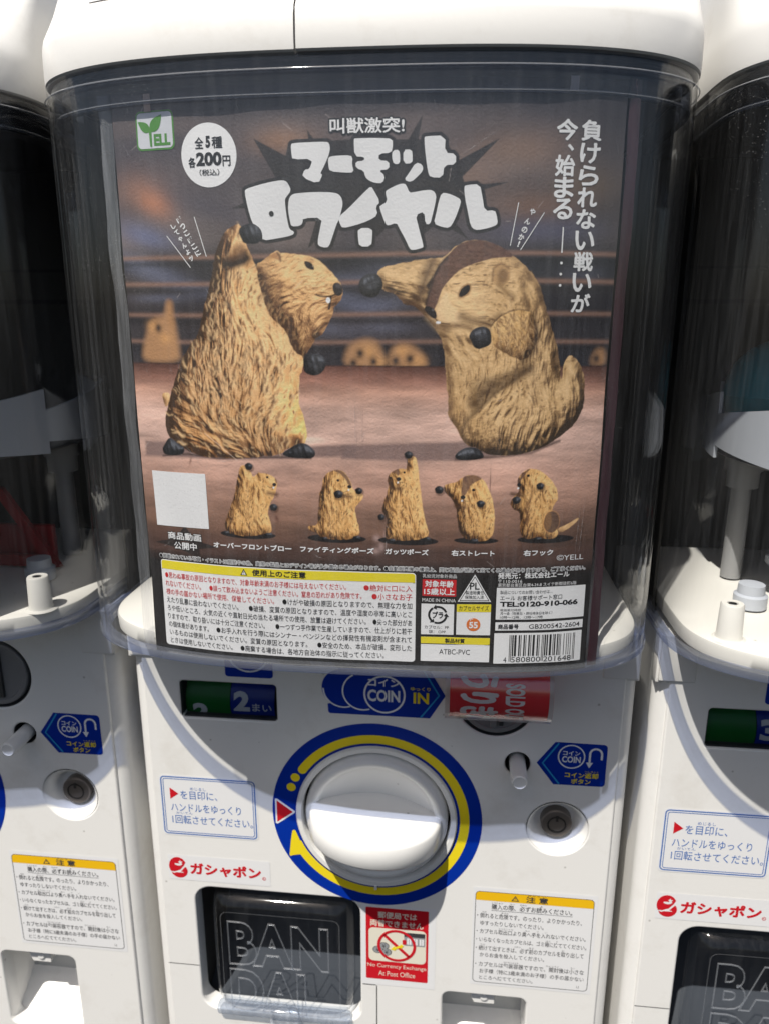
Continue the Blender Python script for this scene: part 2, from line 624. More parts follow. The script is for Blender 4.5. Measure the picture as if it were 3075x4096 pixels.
# ---- front panel with its openings
holes = [
    circ(0, 0, 44.8, 96),
    circ(107.0, .7, 17.8, 64),
    circ(82.0, 42.5, 7.2, 40),
    circ(68.3, 82.0, 22.6, 64),
    rrect(-116.2, 60.2, -58.2, 84.2, 2.2),
    rrect(-116.6, -157.6, -10.0, -60.6, 11, 8, (1, 1, 1, 1)),
    rrect(42.6, -188, 95.4, -126.2, 5),
]
plate_with_holes('front_panel', rrect(-138.6, -270, 138.6, 125, 4), holes, .012, .0011, 'white', mach)
b = MB()
b.box(-.137, .137, .0150, .0165, -.058, .0580, 'gap')
b.build('panel_backing', mach)
for pts in ([(-138.4, -123.5), (-117.2, -123.5), (-117.2, -122.9), (-138.4, -122.9)], [(-8.6, -126.2), (0, -126.2), (0, -125.6), (-8.6, -125.6)], [(.1, -126.2), (.8, -126.2), (.8, -262), (.1, -262)]):
    b = MB()
    b.poly(pts, face(.04), 'gap')
    b.build('seam', mach)

# little corner blocks under the dome
for sx in (-1, 1):
    b = MB()
    x0, x1 = (.1255, .1450) if sx > 0 else (-.1450, -.1255)
    b.box(x0, x1, -.0012, .01, .0995, .1268, 'white', .0009)
    b.box(x0 - .0012, x1 + .0004, .0005, .009, .0982, .1265, 'white', .0004)
    b.build('corner_block', mach, 40)

# ---- handle collar, blue ring and its print
b = MB()
b.lathe([(.0446, .010), (.0446, -.0012), (.0452, -.0020), (.0478, -.0020), (.0485, -.0012), (.0487, .0002)], (0, 0, 0), 'white_clean', 128)
b.lathe([(.0446, .0125), (.0300, .0125)], (0, 0, 0), 'gap', 64)
b.box(-.0008, .0008, -.0023, -.0008, -.0505, -.0472, 'white_clean', .0003)
b.build('handle_collar', mach, 40)
b = MB()
b.ring((0, 0), 48.6, 63.2, face(.15), 'blue', n=180)
ring = b.build('handle_ring_sign', mach)
b = MB()
b.ring((0, 0), 50.2, 55.7, face(.25), 'yellow', 146, -156.5, 180)
e = math.radians(146)
b.disc((52.95 * math.cos(e), 52.95 * math.sin(e)), 2.75, face(.27), 'yellow')
b.disc((-48.4, 24.0), 2.8, face(.25), 'yellow')
b.disc((-51.1, 17.2), 2.8, face(.25), 'yellow')
b.poly([(-50.6, -12.8), (-49.4, -13.2), (-46.6, -20.5), (-45.2, -27.6), (-47.0, -30.2), (-51.5, -31.2), (-53.2, -32.0), (-53.6, -30.8), (-52.4, -20.0), (-51.4, -13.6)], face(.28), 'yellow')
b.build('ring_arrow', ring)
b = MB()
b.poly([(-61.5, 8.4), (-60.2, 8.6), (-49.4, .6), (-49.4, -.6), (-60.2, -9.1), (-61.5, -8.9)], face(.25), 'signwhite')
b.poly([(-60.5, 7.3), (-60.5, -7.8), (-50.6, -.1)], face(.33), 'red')
b.build('start_marker', ring)

# ---- handle: a dish with a half-round grip across it
knob = empty('knob')
knob.parent = mach
b = MB()
pr = [(0.0006 + .0345 * k / 12, .0125 * (1 - (k / 12) ** 2) - .0012 * (k / 12)) for k in range(13)]
pr += [(.0359, -.0034), (.0372, -.0044), (.0388, -.0046), (.0402, -.0040), (.0418, -.0020), (.0430, .0010), (.0433, .012)]
b.lathe(pr, (0, 0, 0), 'white_clean', 128)
b.build('knob_dish', knob, 50)
b = MB()
bowl = lambda x: .0125 * (1 - min(1, (x / .0345) ** 2))
A, Bq = .0392, .0345
front = [(A * math.cos(t), -.0015 - Bq * abs(math.sin(t)) ** .86) for t in np.linspace(math.pi, 2 * math.pi, 73)]
back = [(x, bowl(x) + .003) for x in np.linspace(.036, -.036, 25)]
plan = front + back
bev = .0030
loops = []
for zz, ins in ((-.0086, bev), (-.0078, bev * .36), (-.0062, .0), (.0062, .0), (.0078, bev * .36), (.0086, bev)):
    row = []
    for k, (x, y) in enumerate(plan):
        if k < len(front):
            d = math.hypot(x / A ** 2, (y + .0015) / Bq ** 2) or 1
            row.append((x - ins * (x / A ** 2) / d, y - ins * ((y + .0015) / Bq ** 2) / d, zz))
        else:
            row.append((x, y, zz))
    loops.append(row)
vs = [p for r in loops for p in r]
n = len(plan)
fs = [(k * n + i, k * n + (i + 1) % n, (k + 1) * n + (i + 1) % n, (k + 1) * n + i) for k in range(len(loops) - 1) for i in range(n)]
fs += [tuple(range(n)), tuple(range((len(loops) - 1) * n, len(loops) * n))]
b.add(vs, fs, 'white_clean')
b.build('grip', knob, 50)
knob.rotation_euler = (0, math.radians(3.2), 0)

# ---- lock
lock = empty('lock')
lock.parent = mach
b = MB()
b.lathe([(.0177, .0002), (.0168, .0008), (.0155, .0022), (.0140, .0050), (.0126, .0082), (.0114, .0108), (.0098, .0120), (.0010, .0122)], (.107, 0, .0007), 'white', 80)
b.build('lock_cup', lock, 60)
LC = (.1074, .0062, -.0008)
b = MB()
b.lathe([(.0092, .0060), (.0092, .0006), (.0086, -.0002), (.0064, -.0006), (.0057, -.0006), (.0055, .0010), (.0047, .0010), (.0045, -.0006), (.0006, -.0006)], LC, 'metal', 72)
b.build('lock_cylinder', lock, 30)
b = MB()
b.box(LC[0] - .0007, LC[0] + .0007, LC[1] - .0012, LC[1] + .001, LC[2] + .0026, LC[2] + .0062, 'black')
b.lathe([(.0056, -.0007), (.0047, -.0007)], LC, 'black', 48)
b.build('keyway', lock)

# ---- coin return button
b = MB()
b.lathe([(.0071, .0005), (.0068, .011), (.001, .012)], (.082, 0, .0425), 'slotdark', 48)
b.build('button_well', mach, 40)
b = MB()
b.lathe([(.0047, .011), (.0046, -.0150), (.0043, -.0172), (.0036, -.0178), (.0034, -.0174), (.0005, -.0172)], (.082, 0, .0420), 'white_clean', 48)
b.build('coin_return_button', mach, 35)

# ---- coin slot
slot = empty('coin_slot')
slot.parent = mach
b = MB()
b.lathe([(.0225, .0006), (.0215, .0035), (.0206, .0035)], (.0683, 0, .082), 'slotdark', 80)
b.lathe([(.0207, .0040), (.0205, .0005), (.0198, -.0003), (.0176, -.0003), (.0170, .0006), (.0004, .0006)], (.0683, 0, .082), 'slotgrey', 80)
b.build('slot_plate', slot, 35)
b = MB()
b.box(.0704, .0728, -.0012, .0012, .0668, .0970, 'slotdark', .0003)
b.box(.0655, .0690, -.0016, .0012, .0660, .0975, 'slotgrey', .0004)
b.build('slot_opening', slot)

# ---- number-of-coins window
win = empty('price_window')
win.parent = mach
b = MB()
b.box(-.118, -.0565, .0122, .0135, .0585, .0860, 'black')
b.box(-.1164, -.1160, .0005, .0125, .0602, .0842, 'slotdark')
b.box(-.0584, -.0580, .0005, .0125, .0602, .0842, 'slotdark')
b.box(-.1162, -.0582, .0015, .0125, .0602, .0606, 'slotdark')
b.build('window_box', win)
b = MB()
def drum(u, v, off=0.0):                       # a roller lying across the window; v is its arc in mm
    a = v / 17.0
    return (u / 1000, .0220 - (.0170 + off / 1000) * math.cos(a), .0672 + (.0170 + off / 1000) * math.sin(a))
def strip(u0, u1, v0, v1, mat, bb, off=0.0, k=14):
    vs, fs = [], []
    for i in range(k + 1):
        v = v0 + (v1 - v0) * i / k
        vs += [drum(u0, v, off), drum(u1, v, off)]
    for i in range(k):
        fs.append((2 * i, 2 * i + 1, 2 * i + 3, 2 * i + 2))
    bb.add(vs, fs, mat)
strip(-115.2, -88, -9, 20, 'green', b)
strip(-87.6, -61.0, -9, 20, 'blue', b)
dr = b.build('number_drum', win, 60)
b = MB()
b.text('2', (-85.8, -4.0, -75.8, 8.6), lambda u, v: drum(u, v, .2), 'signwhite', .05)
b.text('まい', (-74.4, -3.6, -62.6, 1.6), lambda u, v: drum(u, v, .2), 'signwhite', .012)
b.text('2', (-111.2, -12.0, -101.2, .2), lambda u, v: drum(u, v, .2), 'signwhite', .05)
numerals = b.build('numerals', dr)
b = MB()
b.box(-.1158, -.0586, .0030, .0036, .0606, .0838, 'windowglass')
b.build('window_cover', win)

# ---- blue coin signs
sg = MB()
sg.poly(rrect(-88.0, 88.6, -59.6, 120, 2), face(.15), 'blue')
sgo = sg.build('coin_picture_sign', mach)
b = MB()
b.ring((-73.8, 104.2), 11.3, 12.4, face(.25), 'signwhite')
b.build('coin_outline', sgo)

sg = MB()
# the row of overlapping coins and the arrow body as one outline
out = [(-27.8, 74.6), (-27.6, 69.6), (-26.6, 68.5), (31.2, 68.6), (39.8, 83.3), (27.0, 105), (-20, 105)]
out += [(-19.2 + 11.9 * math.cos(math.radians(a)), 84.9 + 11.9 * math.sin(math.radians(a))) for a in np.linspace(100, 236, 24)]
sg.poly(out, face(.15), 'blue')
sgo = sg.build('coin_in_sign', mach)
b = MB()
b.ring((5.1, 82.2), 10.9, 12.0, face(.27), 'signwhite')
def arcs(cx, cz, a0, a1, off):
    b.ring((cx, cz), 11.1, 12.0, face(off), 'signwhite', a0, a1)
arcs(-7.4, 83.3, 118, 290, .25)
arcs(-18.7, 84.4, 180, 290, .25)
b.fat('コイン', (-4.2, 87.4, 13.8, 92.0), face, .3, 'signwhite', .20, 5)
b.text('COIN', (-4.6, 77.6, 14.0, 85.2), face(.3), 'signwhite', .035)
b.text('ゆっくり', (20.0, 85.7, 31.2, 88.0), face(.3), 'yellow', .02)
b.text('IN', (21.6, 77.6, 30.4, 84.6), face(.3), 'yellow', .03)
b.line([(25.8, 68.7), (36.2, 83.3), (24.0, 104)], 1.0, face(.28), 'cyan')
b.build('lettering', sgo)

sg = MB()
sg.poly([(92.7, 44.2), (102.6, 58.2)] + rrect(110, 30.9, 131.7, 58.0, 2.2, 5, (0, 1, 1, 0))[1:-1][::-1] + [(102.8, 30.7)], face(.15), 'blue')
sgo = sg.build('coin_return_sign', mach)
b = MB()
b.ring((112.0, 49.3), 6.9, 7.7, face(.27), 'signwhite', n=60)
b.fat('コイン', (107.2, 50.2, 116.6, 53.0), face, .3, 'signwhite', .10, 4)
b.text('COIN', (106.8, 45.5, 117.2, 49.6), face(.3), 'signwhite', .03)
b.line([(122.2, 46)] + [(125.5 - 3.3 * math.cos(a), 51.8 + 3.3 * math.sin(a)) for a in np.linspace(0, math.pi, 14)] + [(128.8, 48.2)], 1.2, face(.27), 'signwhite')
b.poly([(122.2, 42.6), (120.2, 46.2), (124.2, 46.2)], face(.27), 'signwhite')
b.fat('コイン返却', (109.0, 35.9, 127.6, 39.3), face, .3, 'yellow', .12, 4)
b.text('へんきゃく', (119.8, 39.7, 127.6, 40.8), face(.3), 'yellow', .0)
b.fat('ボタン', (112.8, 32.0, 123.6, 35.2), face, .3, 'yellow', .12, 4)
b.line([(104.6, 57.6), (96.0, 44.3), (106.0, 31.2)], 1.0, face(.28), 'cyan')
b.build('lettering', sgo)

# ---- stickers
sg = MB()
sg.poly(rrect(-134.2, -23.0, -72.6, 20.2, 3.2), face(.15), 'stick')
sgo = sg.build('instruction_sticker', mach)
b = MB()
def frame(u0, v0, u1, v1, r, wd, fn, mat):
    o1, i1 = rrect(u0, v0, u1, v1, r), rrect(u0 + wd, v0 + wd, u1 - wd, v1 - wd, max(.1, r - wd))
    n = len(o1)
    b.add([fn(*p) for p in o1 + i1], [(i, (i + 1) % n, n + (i + 1) % n, n + i) for i in range(n)], mat)
frame(-133.2, -22.0, -73.6, 19.2, 2.6, .75, face(.24), 'blueink')
frame(-131.7, -20.5, -75.1, 17.7, 1.7, .45, face(.24), 'blueink')
b.poly([(-127.6, 11.2), (-127.6, 3.2), (-122.2, 7.2)], face(.24), 'red')
b.text('を目印に、', (-121.0, 3.6, -97.6, 9.6), face(.24), 'blueink', .004)
b.text('めじるし', (-114.6, 10.2, -104.6, 12.2), face(.24), 'blueink')
b.text('ハンドルをゆっくり', (-127.6, -5.4, -83.2, .4), face(.24), 'blueink', .004)
b.text('かいてん', (-124.4, -7.2, -114.0, -5.6), face(.24), 'blueink')
b.text('1回転させてください。', (-127.4, -14.2, -76.0, -8.0), face(.24), 'blueink', .004)
b.build('lettering', sgo)

sg = MB()
sg.poly(rrect(-132.6, -56.2, -66.6, -37.6, .6), face(.15), 'stick')
sgo = sg.build('logo_sticker', mach)
b = MB()
def logo_arc(cx, cz, rx, rz, a0, a1, k=20):
    return [(cx + rx * math.cos(math.radians(a0 + (a1 - a0) * i / k)), cz + rz * math.sin(math.radians(a0 + (a1 - a0) * i / k))) for i in range(k + 1)]
b.poly(logo_arc(-126.4, -46.2, 5.8, 6.9, 28, 215) + [(-128.6, -50.2), (-125.0, -48.6), (-122.5, -45.4)], face(.24), 'red')
b.poly(logo_arc(-125.6, -49.4, 5.4, 5.2, -165, 28) + [(-121.6, -46.2), (-124.5, -49.8), (-129.0, -51.4)], face(.26), 'red')
b.poly(logo_arc(-126.0, -44.4, 2.4, 1.2, 160, 380, 14), face(.30), 'stick')
b.poly(logo_arc(-125.6, -50.9, 3.0, 1.0, 10, 170, 14), face(.30), 'stick')
b.poly([(-124.8, -41.4), (-124.2, -42.6), (-123.0, -42.4), (-123.9, -43.4), (-123.3, -44.6), (-124.5, -44.0), (-125.6, -44.7), (-125.2, -43.5), (-126.1, -42.6), (-125.2, -42.6)], face(.30), 'stick')
b.fat('ガシャポン', (-118.0, -51.2, -72.8, -42.8), face, .24, 'red', .40, 8)
b.ring((-70.6, -50.6), .9, 1.2, face(.24), 'red', n=24)
b.text('R', (-71.1, -51.2, -70.1, -50.0), face(.24), 'red')
b.build('lettering', sgo)

sg = MB()
sg.poly(rrect(59.6, -117.6, 133.9, -44.0, .5), face(.15), 'stick')
sgo = sg.build('caution_sticker', mach)
b = MB()
b.poly(rrect(61.2, -53.4, 131.8, -46.9, 2.4, 5, (0, 0, 1, 1)), face(.22), 'amber')
b.build('header_band', sgo)
b = MB()
frame(61.0, -115.6, 132.0, -46.8, 2.6, .35, face(.26), 'stickink')
b.poly([(82.6, -52.4), (87.4, -52.4), (85.0, -48.4)], face(.30), 'stickink')
b.poly([(83.6, -51.9), (86.4, -51.9), (85.0, -49.5)], face(.34), 'amber')
b.text('!', (84.75, -51.6, 85.25, -49.9), face(.38), 'stickink')
b.fat('注 意', (91.5, -52.6, 104.5, -48.4), face, .30, 'stickink', .14, 4)
b.text('ちゅう い', (92.3, -48.3, 103.3, -47.3), face(.30), 'stickink')
inkrows = [
    ('購入の際、必ずお読みください。', 71.0, 119.4, -59.6, -55.6, .008),
    ('・倒れると危険です。のったり、よりかかったり、', 62.4, 125.6, -66.4, -62.6, .004),
    ('ゆすったりしないでください。', 64.6, 103.0, -71.8, -68.4, .004),
    ('・カプセル取出口より奥へ手を入れないでください。', 62.4, 128.6, -78.0, -74.4, .004),
    ('・いらなくなったカプセルは、ゴミ箱に捨ててください。', 62.4, 129.4, -84.2, -80.6, .004),
    ('・続けて出すときは、必ず前のカプセルを取り出して', 62.4, 128.2, -90.8, -87.0, .004),
    ('からお金を投入してください。', 65.0, 104.6, -95.8, -92.4, .004),
    ('・カプセルは包装容器ですので、開封後は小さな', 62.4, 129.2, -103.2, -99.4, .004),
    ('お子様（特に3歳未満のお子様）の手の届かない', 65.2, 129.4, -108.4, -104.8, .004),
    ('ところへ捨ててください。', 65.2, 98.4, -113.2, -110.0, .004)]
for s, u0, u1, v0, v1, bo in inkrows:
    b.text(s, (u0, v0, u1, v1), face(.26), 'stickink', bo)
for s, u0, v0, u1 in (('こうにゅう', 71, -55.3, 77.5), ('さい', 82, -55.3, 85), ('かなら', 88, -55.3, 92), ('よ', 100, -55.3, 101.5), ('たお', 65.6, -62.3, 68), ('きけん', 77, -62.3, 81.5), ('とりだしぐち', 76, -74.1, 84.6), ('おく', 92.0, -74.1, 94.6), ('て', 99, -74.1, 100.2), ('い', 104, -74.1, 105.2), ('ばこ', 105, -80.3, 107.6), ('す', 111, -80.3, 112), ('つづ', 65, -86.7, 67.8), ('かなら', 86, -86.7, 89.6), ('まえ', 95, -86.7, 98), ('と', 115, -86.7, 116.4), ('ほうそうようき', 80, -99.1, 89), ('かいふうご', 106, -99.1, 114), ('ちい', 121, -99.1, 123.6)):
    b.text(s, (u0, v0, u1, v0 + 1.0), face(.26), 'stickink')
b.line([(71.0, -60.3), (119.6, -60.3)], .25, face(.26), 'stickink')
b.text('U', (125.4, -113.6, 126.8, -111.9), face(.26), 'stickink')
b.build('lettering', sgo)

sg = MB()
sg.poly(rrect(-9.4, -125.3, 37.4, -63.0, .4), face(.15), 'stick')
sgo = sg.build('exchange_sticker', mach)
b = MB()
b.poly(rrect(-6.4, -120.4, 32.8, -65.2, .8), face(.26), 'red')
b.poly(rrect(-4.6, -106.0, 31.4, -80.4, 3), face(.34), 'cream')
b.build('print_field', sgo)
b = MB()
b.fat('郵便局では', (1.4, -72.8, 25.4, -68.0), face, .36, 'cream', .10, 4)
b.fat('両替できません', (-3.6, -79.2, 29.6, -74.2), face, .36, 'cream', .10, 4)
b.text('No Currency Exchange', (-5.4, -111.8, 31.8, -108.0), face(.36), 'cream')
b.text('At Post Office', (1.6, -117.4, 24.8, -113.6), face(.36), 'cream')
# the prohibition mark over coins, an arrow and the small building
for px, pz in ((1.2, -97.2), (6.6, -98.6), (5.0, -94.0)):
    b.disc((px, pz), 3.3, face(.40), 'stickink', ry=2.8)
    b.disc((px, pz), 2.9, face(.44), 'grey', ry=2.4)
    b.text('¥', (px - 1.2, pz - 1.5, px + 1.2, pz + 1.5), face(.48), 'stickink')
b.poly(rrect(17.6, -92.4, 30.8, -83.0, .3), face(.40), 'grey')
b.poly(rrect(17.6, -85.6, 30.8, -82.4, .2), face(.44), 'stickink')
for k in range(3):
    b.poly(rrect(19.4 + 3.9 * k, -91.4, 22.2 + 3.9 * k, -86.6, .2), face(.48), 'stick')
    b.line([(20.8 + 3.9 * k, -91.4), (20.8 + 3.9 * k, -86.6)], .3, face(.52), 'grey')
b.poly(rrect(16.6, -91.6, 19.0, -88.0, .2), face(.52), 'red')
b.ring((13.0, -93.0), 10.4, 12.2, face(.56), 'red', n=64)
b.line([(5.2, -85.2), (20.8, -100.8)], 2.0, face(.56), 'red')
b.poly([(9.2, -96.0), (11.6, -93.2), (11.9, -94.2), (15.4, -92.2), (15.2, -91.2), (17.4, -92.6), (15.6, -95.2), (15.5, -94.0), (12.3, -95.8), (12.2, -96.8)], face(.62), 'yellow')
b.build('lettering', sgo)

# ---- capsule door and the chute behind it
chute = MB()
chute.box(-.1185, -.0080, .0700, .0720, -.160, -.058, 'black')
chute.box(-.1200, -.1180, .0095, .0720, -.175, -.058, 'black')
chute.box(-.0085, -.0065, .0095, .0720, -.175, -.058, 'black')
chute.box(-.1200, -.0065, .0095, .0720, -.0595, -.0575, 'black')
rv, rf = [], []
for k in range(13):                                  # a smoky ramp that curves up to the back
    a = k / 12
    for x in (-.1180, -.0085):
        rv.append((x, .0105 + .058 * a, -.1600 + .040 * a ** 2.0))
rf = [(2 * k, 2 * k + 1, 2 * k + 3, 2 * k + 2) for k in range(12)]
chute.add(rv, rf, 'chute')
chute.build('capsule_chute', mach)
door = MB()
NX, NZ = 40, 36
vs, fs = [], []
for j in range(NZ + 1):
    for i in range(NX + 1):
        u, v = i / NX * 2 - 1, j / NZ * 2 - 1
        # rounded rectangle with a soft bulge
        x, z = u, v
        e = (1 - abs(u) ** 6) * (1 - abs(v) ** 6)
        k = 1 - .045 * (u * u * v * v) ** 2
        vs.append((-.0615 + .0470 * x * k, .0090 - .0105 * min(1, e * 1.6) ** .5 - .003 * e, -.1105 + .0468 * z * k))
for j in range(NZ):
    for i in range(NX):
        q = j * (NX + 1) + i
        fs.append((q, q + 1, q + NX + 2, q + NX + 1))
door.add(vs, fs, 'doorclear')
dro = door.build('capsule_door', mach, 60)
b = MB()
for word, (u0, v0, u1, v1) in (('BAN', (-95.0, -114.4, -29.4, -80.0)), ('DAI', (-95.0, -151.5, -45.0, -117.2))):
    tv, tf = outline_tubes(word, .014)
    lo, hi = tv.min(0), tv.max(0)
    s = ((u1 - u0) / (hi[0] - lo[0]), (v1 - v0) / (hi[1] - lo[1]))
    pts = [((u0 + (p[0] - lo[0]) * s[0]) / 1000, -.0050 - p[2] * .03, (v0 + (p[1] - lo[1]) * s[1]) / 1000) for p in tv]
    b.add(pts, tf, 'emboss')
for fr_ in ((-99.5, -155, -22.5, -74.0),):
    o1 = rrect(*fr_, 5)
    i1 = rrect(fr_[0] + .5, fr_[1] + .5, fr_[2] - .5, fr_[3] - .5, 4.6)
    n = len(o1)
    b.add([mm(*p, 4.6) for p in o1 + i1], [(i, (i + 1) % n, n + (i + 1) % n, n + i) for i in range(n)], 'emboss')
b.build('embossed_letters', dro)
b = MB()
b.box(-.1060, -.0165, -.0050, .0030, -.1575, -.1505, 'doorlip', .0022)
b.build('door_lip', dro, 60)
b = MB()
b.lathe([(.0002, -.0012), (.009, -.001), (.0100, .0006), (.0085, .002)], (-.060, -.0030, -.1582), 'doorlip', 40, axis='z')
b.build('door_pull', dro, 60)

# ---- coin return cup
b = MB()
x0, x1 = .0418, .0962
b.box(x0 - .001, x0, .0095, .034, -.190, -.1250, 'white')
b.box(x1, x1 + .001, .0095, .034, -.190, -.1250, 'white')
b.box(x0 - .001, x1 + .001, .0095, .034, -.1256, -.1246, 'white')
b.box(x0 - .001, x1 + .001, .0330, .0340, -.190, -.1250, 'grey')
b.add([(x0, .0100, -.189), (x1, .0100, -.189), (x1, .0335, -.172), (x0, .0335, -.172)], [(0, 1, 2, 3)], 'white')
cup = b.build('coin_return_cup', mach, 40)
b = MB()
b.poly([(61.0, -128.0), (75.5, -128.0), (75.5, -136.6), (63.0, -136.6), (61.0, -133)], lambda u, v: (u / 1000, .0040, v / 1000), 'white')
b.box(.0630, .0755, .0042, .030, -.1366, -.1270, 'white', .0004)
b.lathe([(.0024, .0042), (.0024, .0032), (.0015, .0028), (.0003, .0031)], (.0690, 0, -.1318), 'white_clean', 24)
b.build('latch', cup, 40)

# ---- clear dome, its collar and its floor
b = MB()
loft(b, [(.1456, .0685, .1300), (.1456, .0685, .3885)], 'dome', back=.06)
loft(b, [(.1436, .0665, .1300), (.1436, .0665, .3885)], 'dome', back=.06)
dome = b.build('dome_cover', mach, 40)
b = MB()
loft(b, [(.1460, .0689, .1294), (.1464, .0693, .1300), (.1464, .0693, .1322), (.1460, .0689, .1331), (.1410, .0640, .1331), (.1410, .0640, .1294), (.1460, .0689, .1294)], 'rim', back=.06)
b.build('dome_rim', dome, 60)
b = MB()
loft(b, [(.1431, .0660, .3745), (.1431, .0660, .3885)], 'collar', back=.06)
loft(b, [(.1431, .0660, .3745), (.1396, .0625, .3745), (.1396, .0625, .3885)], 'collar', back=.06)
b.build('dome_collar', dome, 40)
b = MB()
loft(b, [(.1434, .0663, .3752), (.1427, .0656, .3760), (.1420, .0649, .3752), (.1427, .0656, .3744), (.1434, .0663, .3752)], 'ridge', back=.03)
loft(b, [(.1462, .0690, .3826), (.1466, .0694, .3831), (.1462, .0690, .3836)], 'ridge', back=.03)
b.build('collar_ridge', dome, 80)
b = MB()
loft(b, [(.1365, .0605, .1290), (.1386, .0622, .1310), (.1390, .0626, .1370), (.1385, .0621, .1386), (.1366, .0603, .1394)], 'tray', back=.12, cap_top=True, cap_bot=True, dx=-.0016)
floor_ = b.build('dome_floor', mach, 40)
for sx in (-1, 1):
    b = MB()
    b.lathe([(.0085, .1392), (.0064, .1400), (.0060, .1412), (.0055, .1570), (.0050, .1577), (.0026, .1577), (.0024, .1566), (.0003, .1566)], (sx * .1225, -.030, 0), 'tray', 40, axis='z')
    p_ = b.build('screw_post', floor_, 40)
    b = MB()
    b.lathe([(.0023, .1568), (.0019, .1576), (.0004, .1578)], (sx * .1225, -.030, 0), 'screw', 24, axis='z')
    b.build('screw', floor_, 40)
    b = MB()
    b.lathe([(.0085, .1405), (.0085, .1470), (.0070, .1480), (.0066, .1530), (.0004, .1534)], (sx * .098, .012, 0), 'wheel', 36, axis='z')
    b.build('roller_cap', floor_, 40)

# ---- black walls added to darken the dome's inside, mixing wheel, spindle
b = MB()
b.box(-.1435, .1435, .150, .153, .128, .395, 'black')
for sx in (-1, 1):
    b.box(min(sx * .1425, sx * .1440), max(sx * .1425, sx * .1440), .030, .150, .128, .395, 'black')
b.box(-.1400, .1400, .1490, .1500, .300, .303, 'gap')
b.box(-.1400, .1400, .1490, .1500, .322, .324, 'gap')
b.build('darkening_liner', mach)
b = MB()
def saw(R, z0, h0, h1, teeth, t, ph):
    for k in range(teeth):
        vs, fs = [], []
        m = 14
        for i in range(m + 1):
            a = 2 * math.pi * (k + i / m) / teeth + ph
            h = h0 + (h1 - h0) * i / m
            for r in (R, R - t):
                for zz in (z0 - .02 * (h1 - h0) / .01 * i / m * .3, z0 + h):
                    vs.append((r * math.cos(a), .058 + r * math.sin(a), zz))
        for i in range(m):
            q = 4 * i
            fs += [(q, q + 1, q + 5, q + 4), (q + 2, q + 3, q + 7, q + 6), (q + 1, q + 3, q + 7, q + 5), (q, q + 2, q + 6, q + 4)]
        fs += [(0, 1, 3, 2), (4 * m, 4 * m + 1, 4 * m + 3, 4 * m + 2)]
        b.add(vs, fs, 'wheel')
saw(.112, .221, .018, .030, 9, .002, math.radians(-98))
saw(.040, .224, .016, .024, 7, .002, math.radians(-80))
wheel = b.build('mixing_wheel', mach, 40)
b = MB()
b.lathe([(.0003, .2140), (.105, .2140), (.107, .2155), (.105, .2170), (.0003, .2170)], (0, .058, 0), 'discgrey', 80, axis='z')
b.build('wheel_disc', wheel, 40)
for sx in (-1, 1):
    b = MB()
    b.lathe([(.0058, .1405), (.0055, .196), (.0088, .196), (.0090, .206), (.0105, .206), (.0105, .2138)], (sx * .092, .060, 0), 'pole_shaded', 36, axis='z')
    b.build('support_pole', floor_, 40)
b = MB()
b.add([(.058, .030, .141), (.100, .030, .141), (.068, .030, .190), (.052, .030, .196), (.052, .030, .186), (.066, .030, .183), (.088, .030, .148), (.058, .030, .148),
       (.058, .034, .141), (.100, .034, .141), (.068, .034, .190), (.052, .034, .196), (.052, .034, .186), (.066, .034, .183), (.088, .034, .148), (.058, .034, .148)],
      [(0, 1, 6, 7), (1, 2, 5, 6), (2, 3, 4, 5), (8, 9, 14, 15), (9, 10, 13, 14), (10, 11, 12, 13), (0, 8, 9, 1), (1, 9, 10, 2), (2, 10, 11, 3), (6, 14, 15, 7), (5, 13, 14, 6)], 'redpart')
b.box(.052, .092, .040, .044, .141, .165, 'redpart', .001)
b.build('red_guard', floor_)
b = MB()
b.box(-.074, -.068, .020, .060, .150, .156, 'wheel', .0015)
b.box(-.070, -.050, .055, .060, .165, .172, 'redpart', .001)
b.build('feed_arm', floor_)

# ---- white hood over the dome
b = MB()
HX = -.0225
hood = [(.1428, .0660, .3886), (.1452, .0688, .3888), (.1460, .0696, .3896), (.1462, .0698, .3930), (.1461, .0692, .4020), (.1460, .0682, .4048), (.1458, .0660, .4075), (.1454, .0610, .4110), (.1446, .0440, .4215), (.1434, .0180, .4370), (.1410, .0040, .4460), (.136, .001, .4500)]
loft(b, hood, 'white', back=.28, cap_top=True, x0=HX + .0009)
b.build('hood', mach, 28)
b = MB()
hood2 = [(a - (.0006 if i else 0), d - (.0006 if i else 0), z) for i, (a, d, z) in enumerate(hood)]
loft(b, hood2, 'white', back=.28, cap_top=True, x1=HX)
b.build('hood_lid', mach, 28)
b = MB()
loft(b, [(.1425, .0640, .3892), (.1425, .0640, .4030), (.1400, .0560, .4080), (.1300, .0200, .4290)], 'white', back=.2, x0=HX - .004, x1=HX + .005)
loft(b, [(.1432, .0648, .38895), (.1432, .0648, .3895)], 'black', back=.27, cap_bot=True)
b.build('hood_core', mach, 40)
for sx in (-1, 1):
    b = MB()
    b.box(min(sx * .1455, sx * .1464), max(sx * .1455, sx * .1464), .062, .278, .128, .3884, 'white')
    b.build('dome_side_wall', mach)
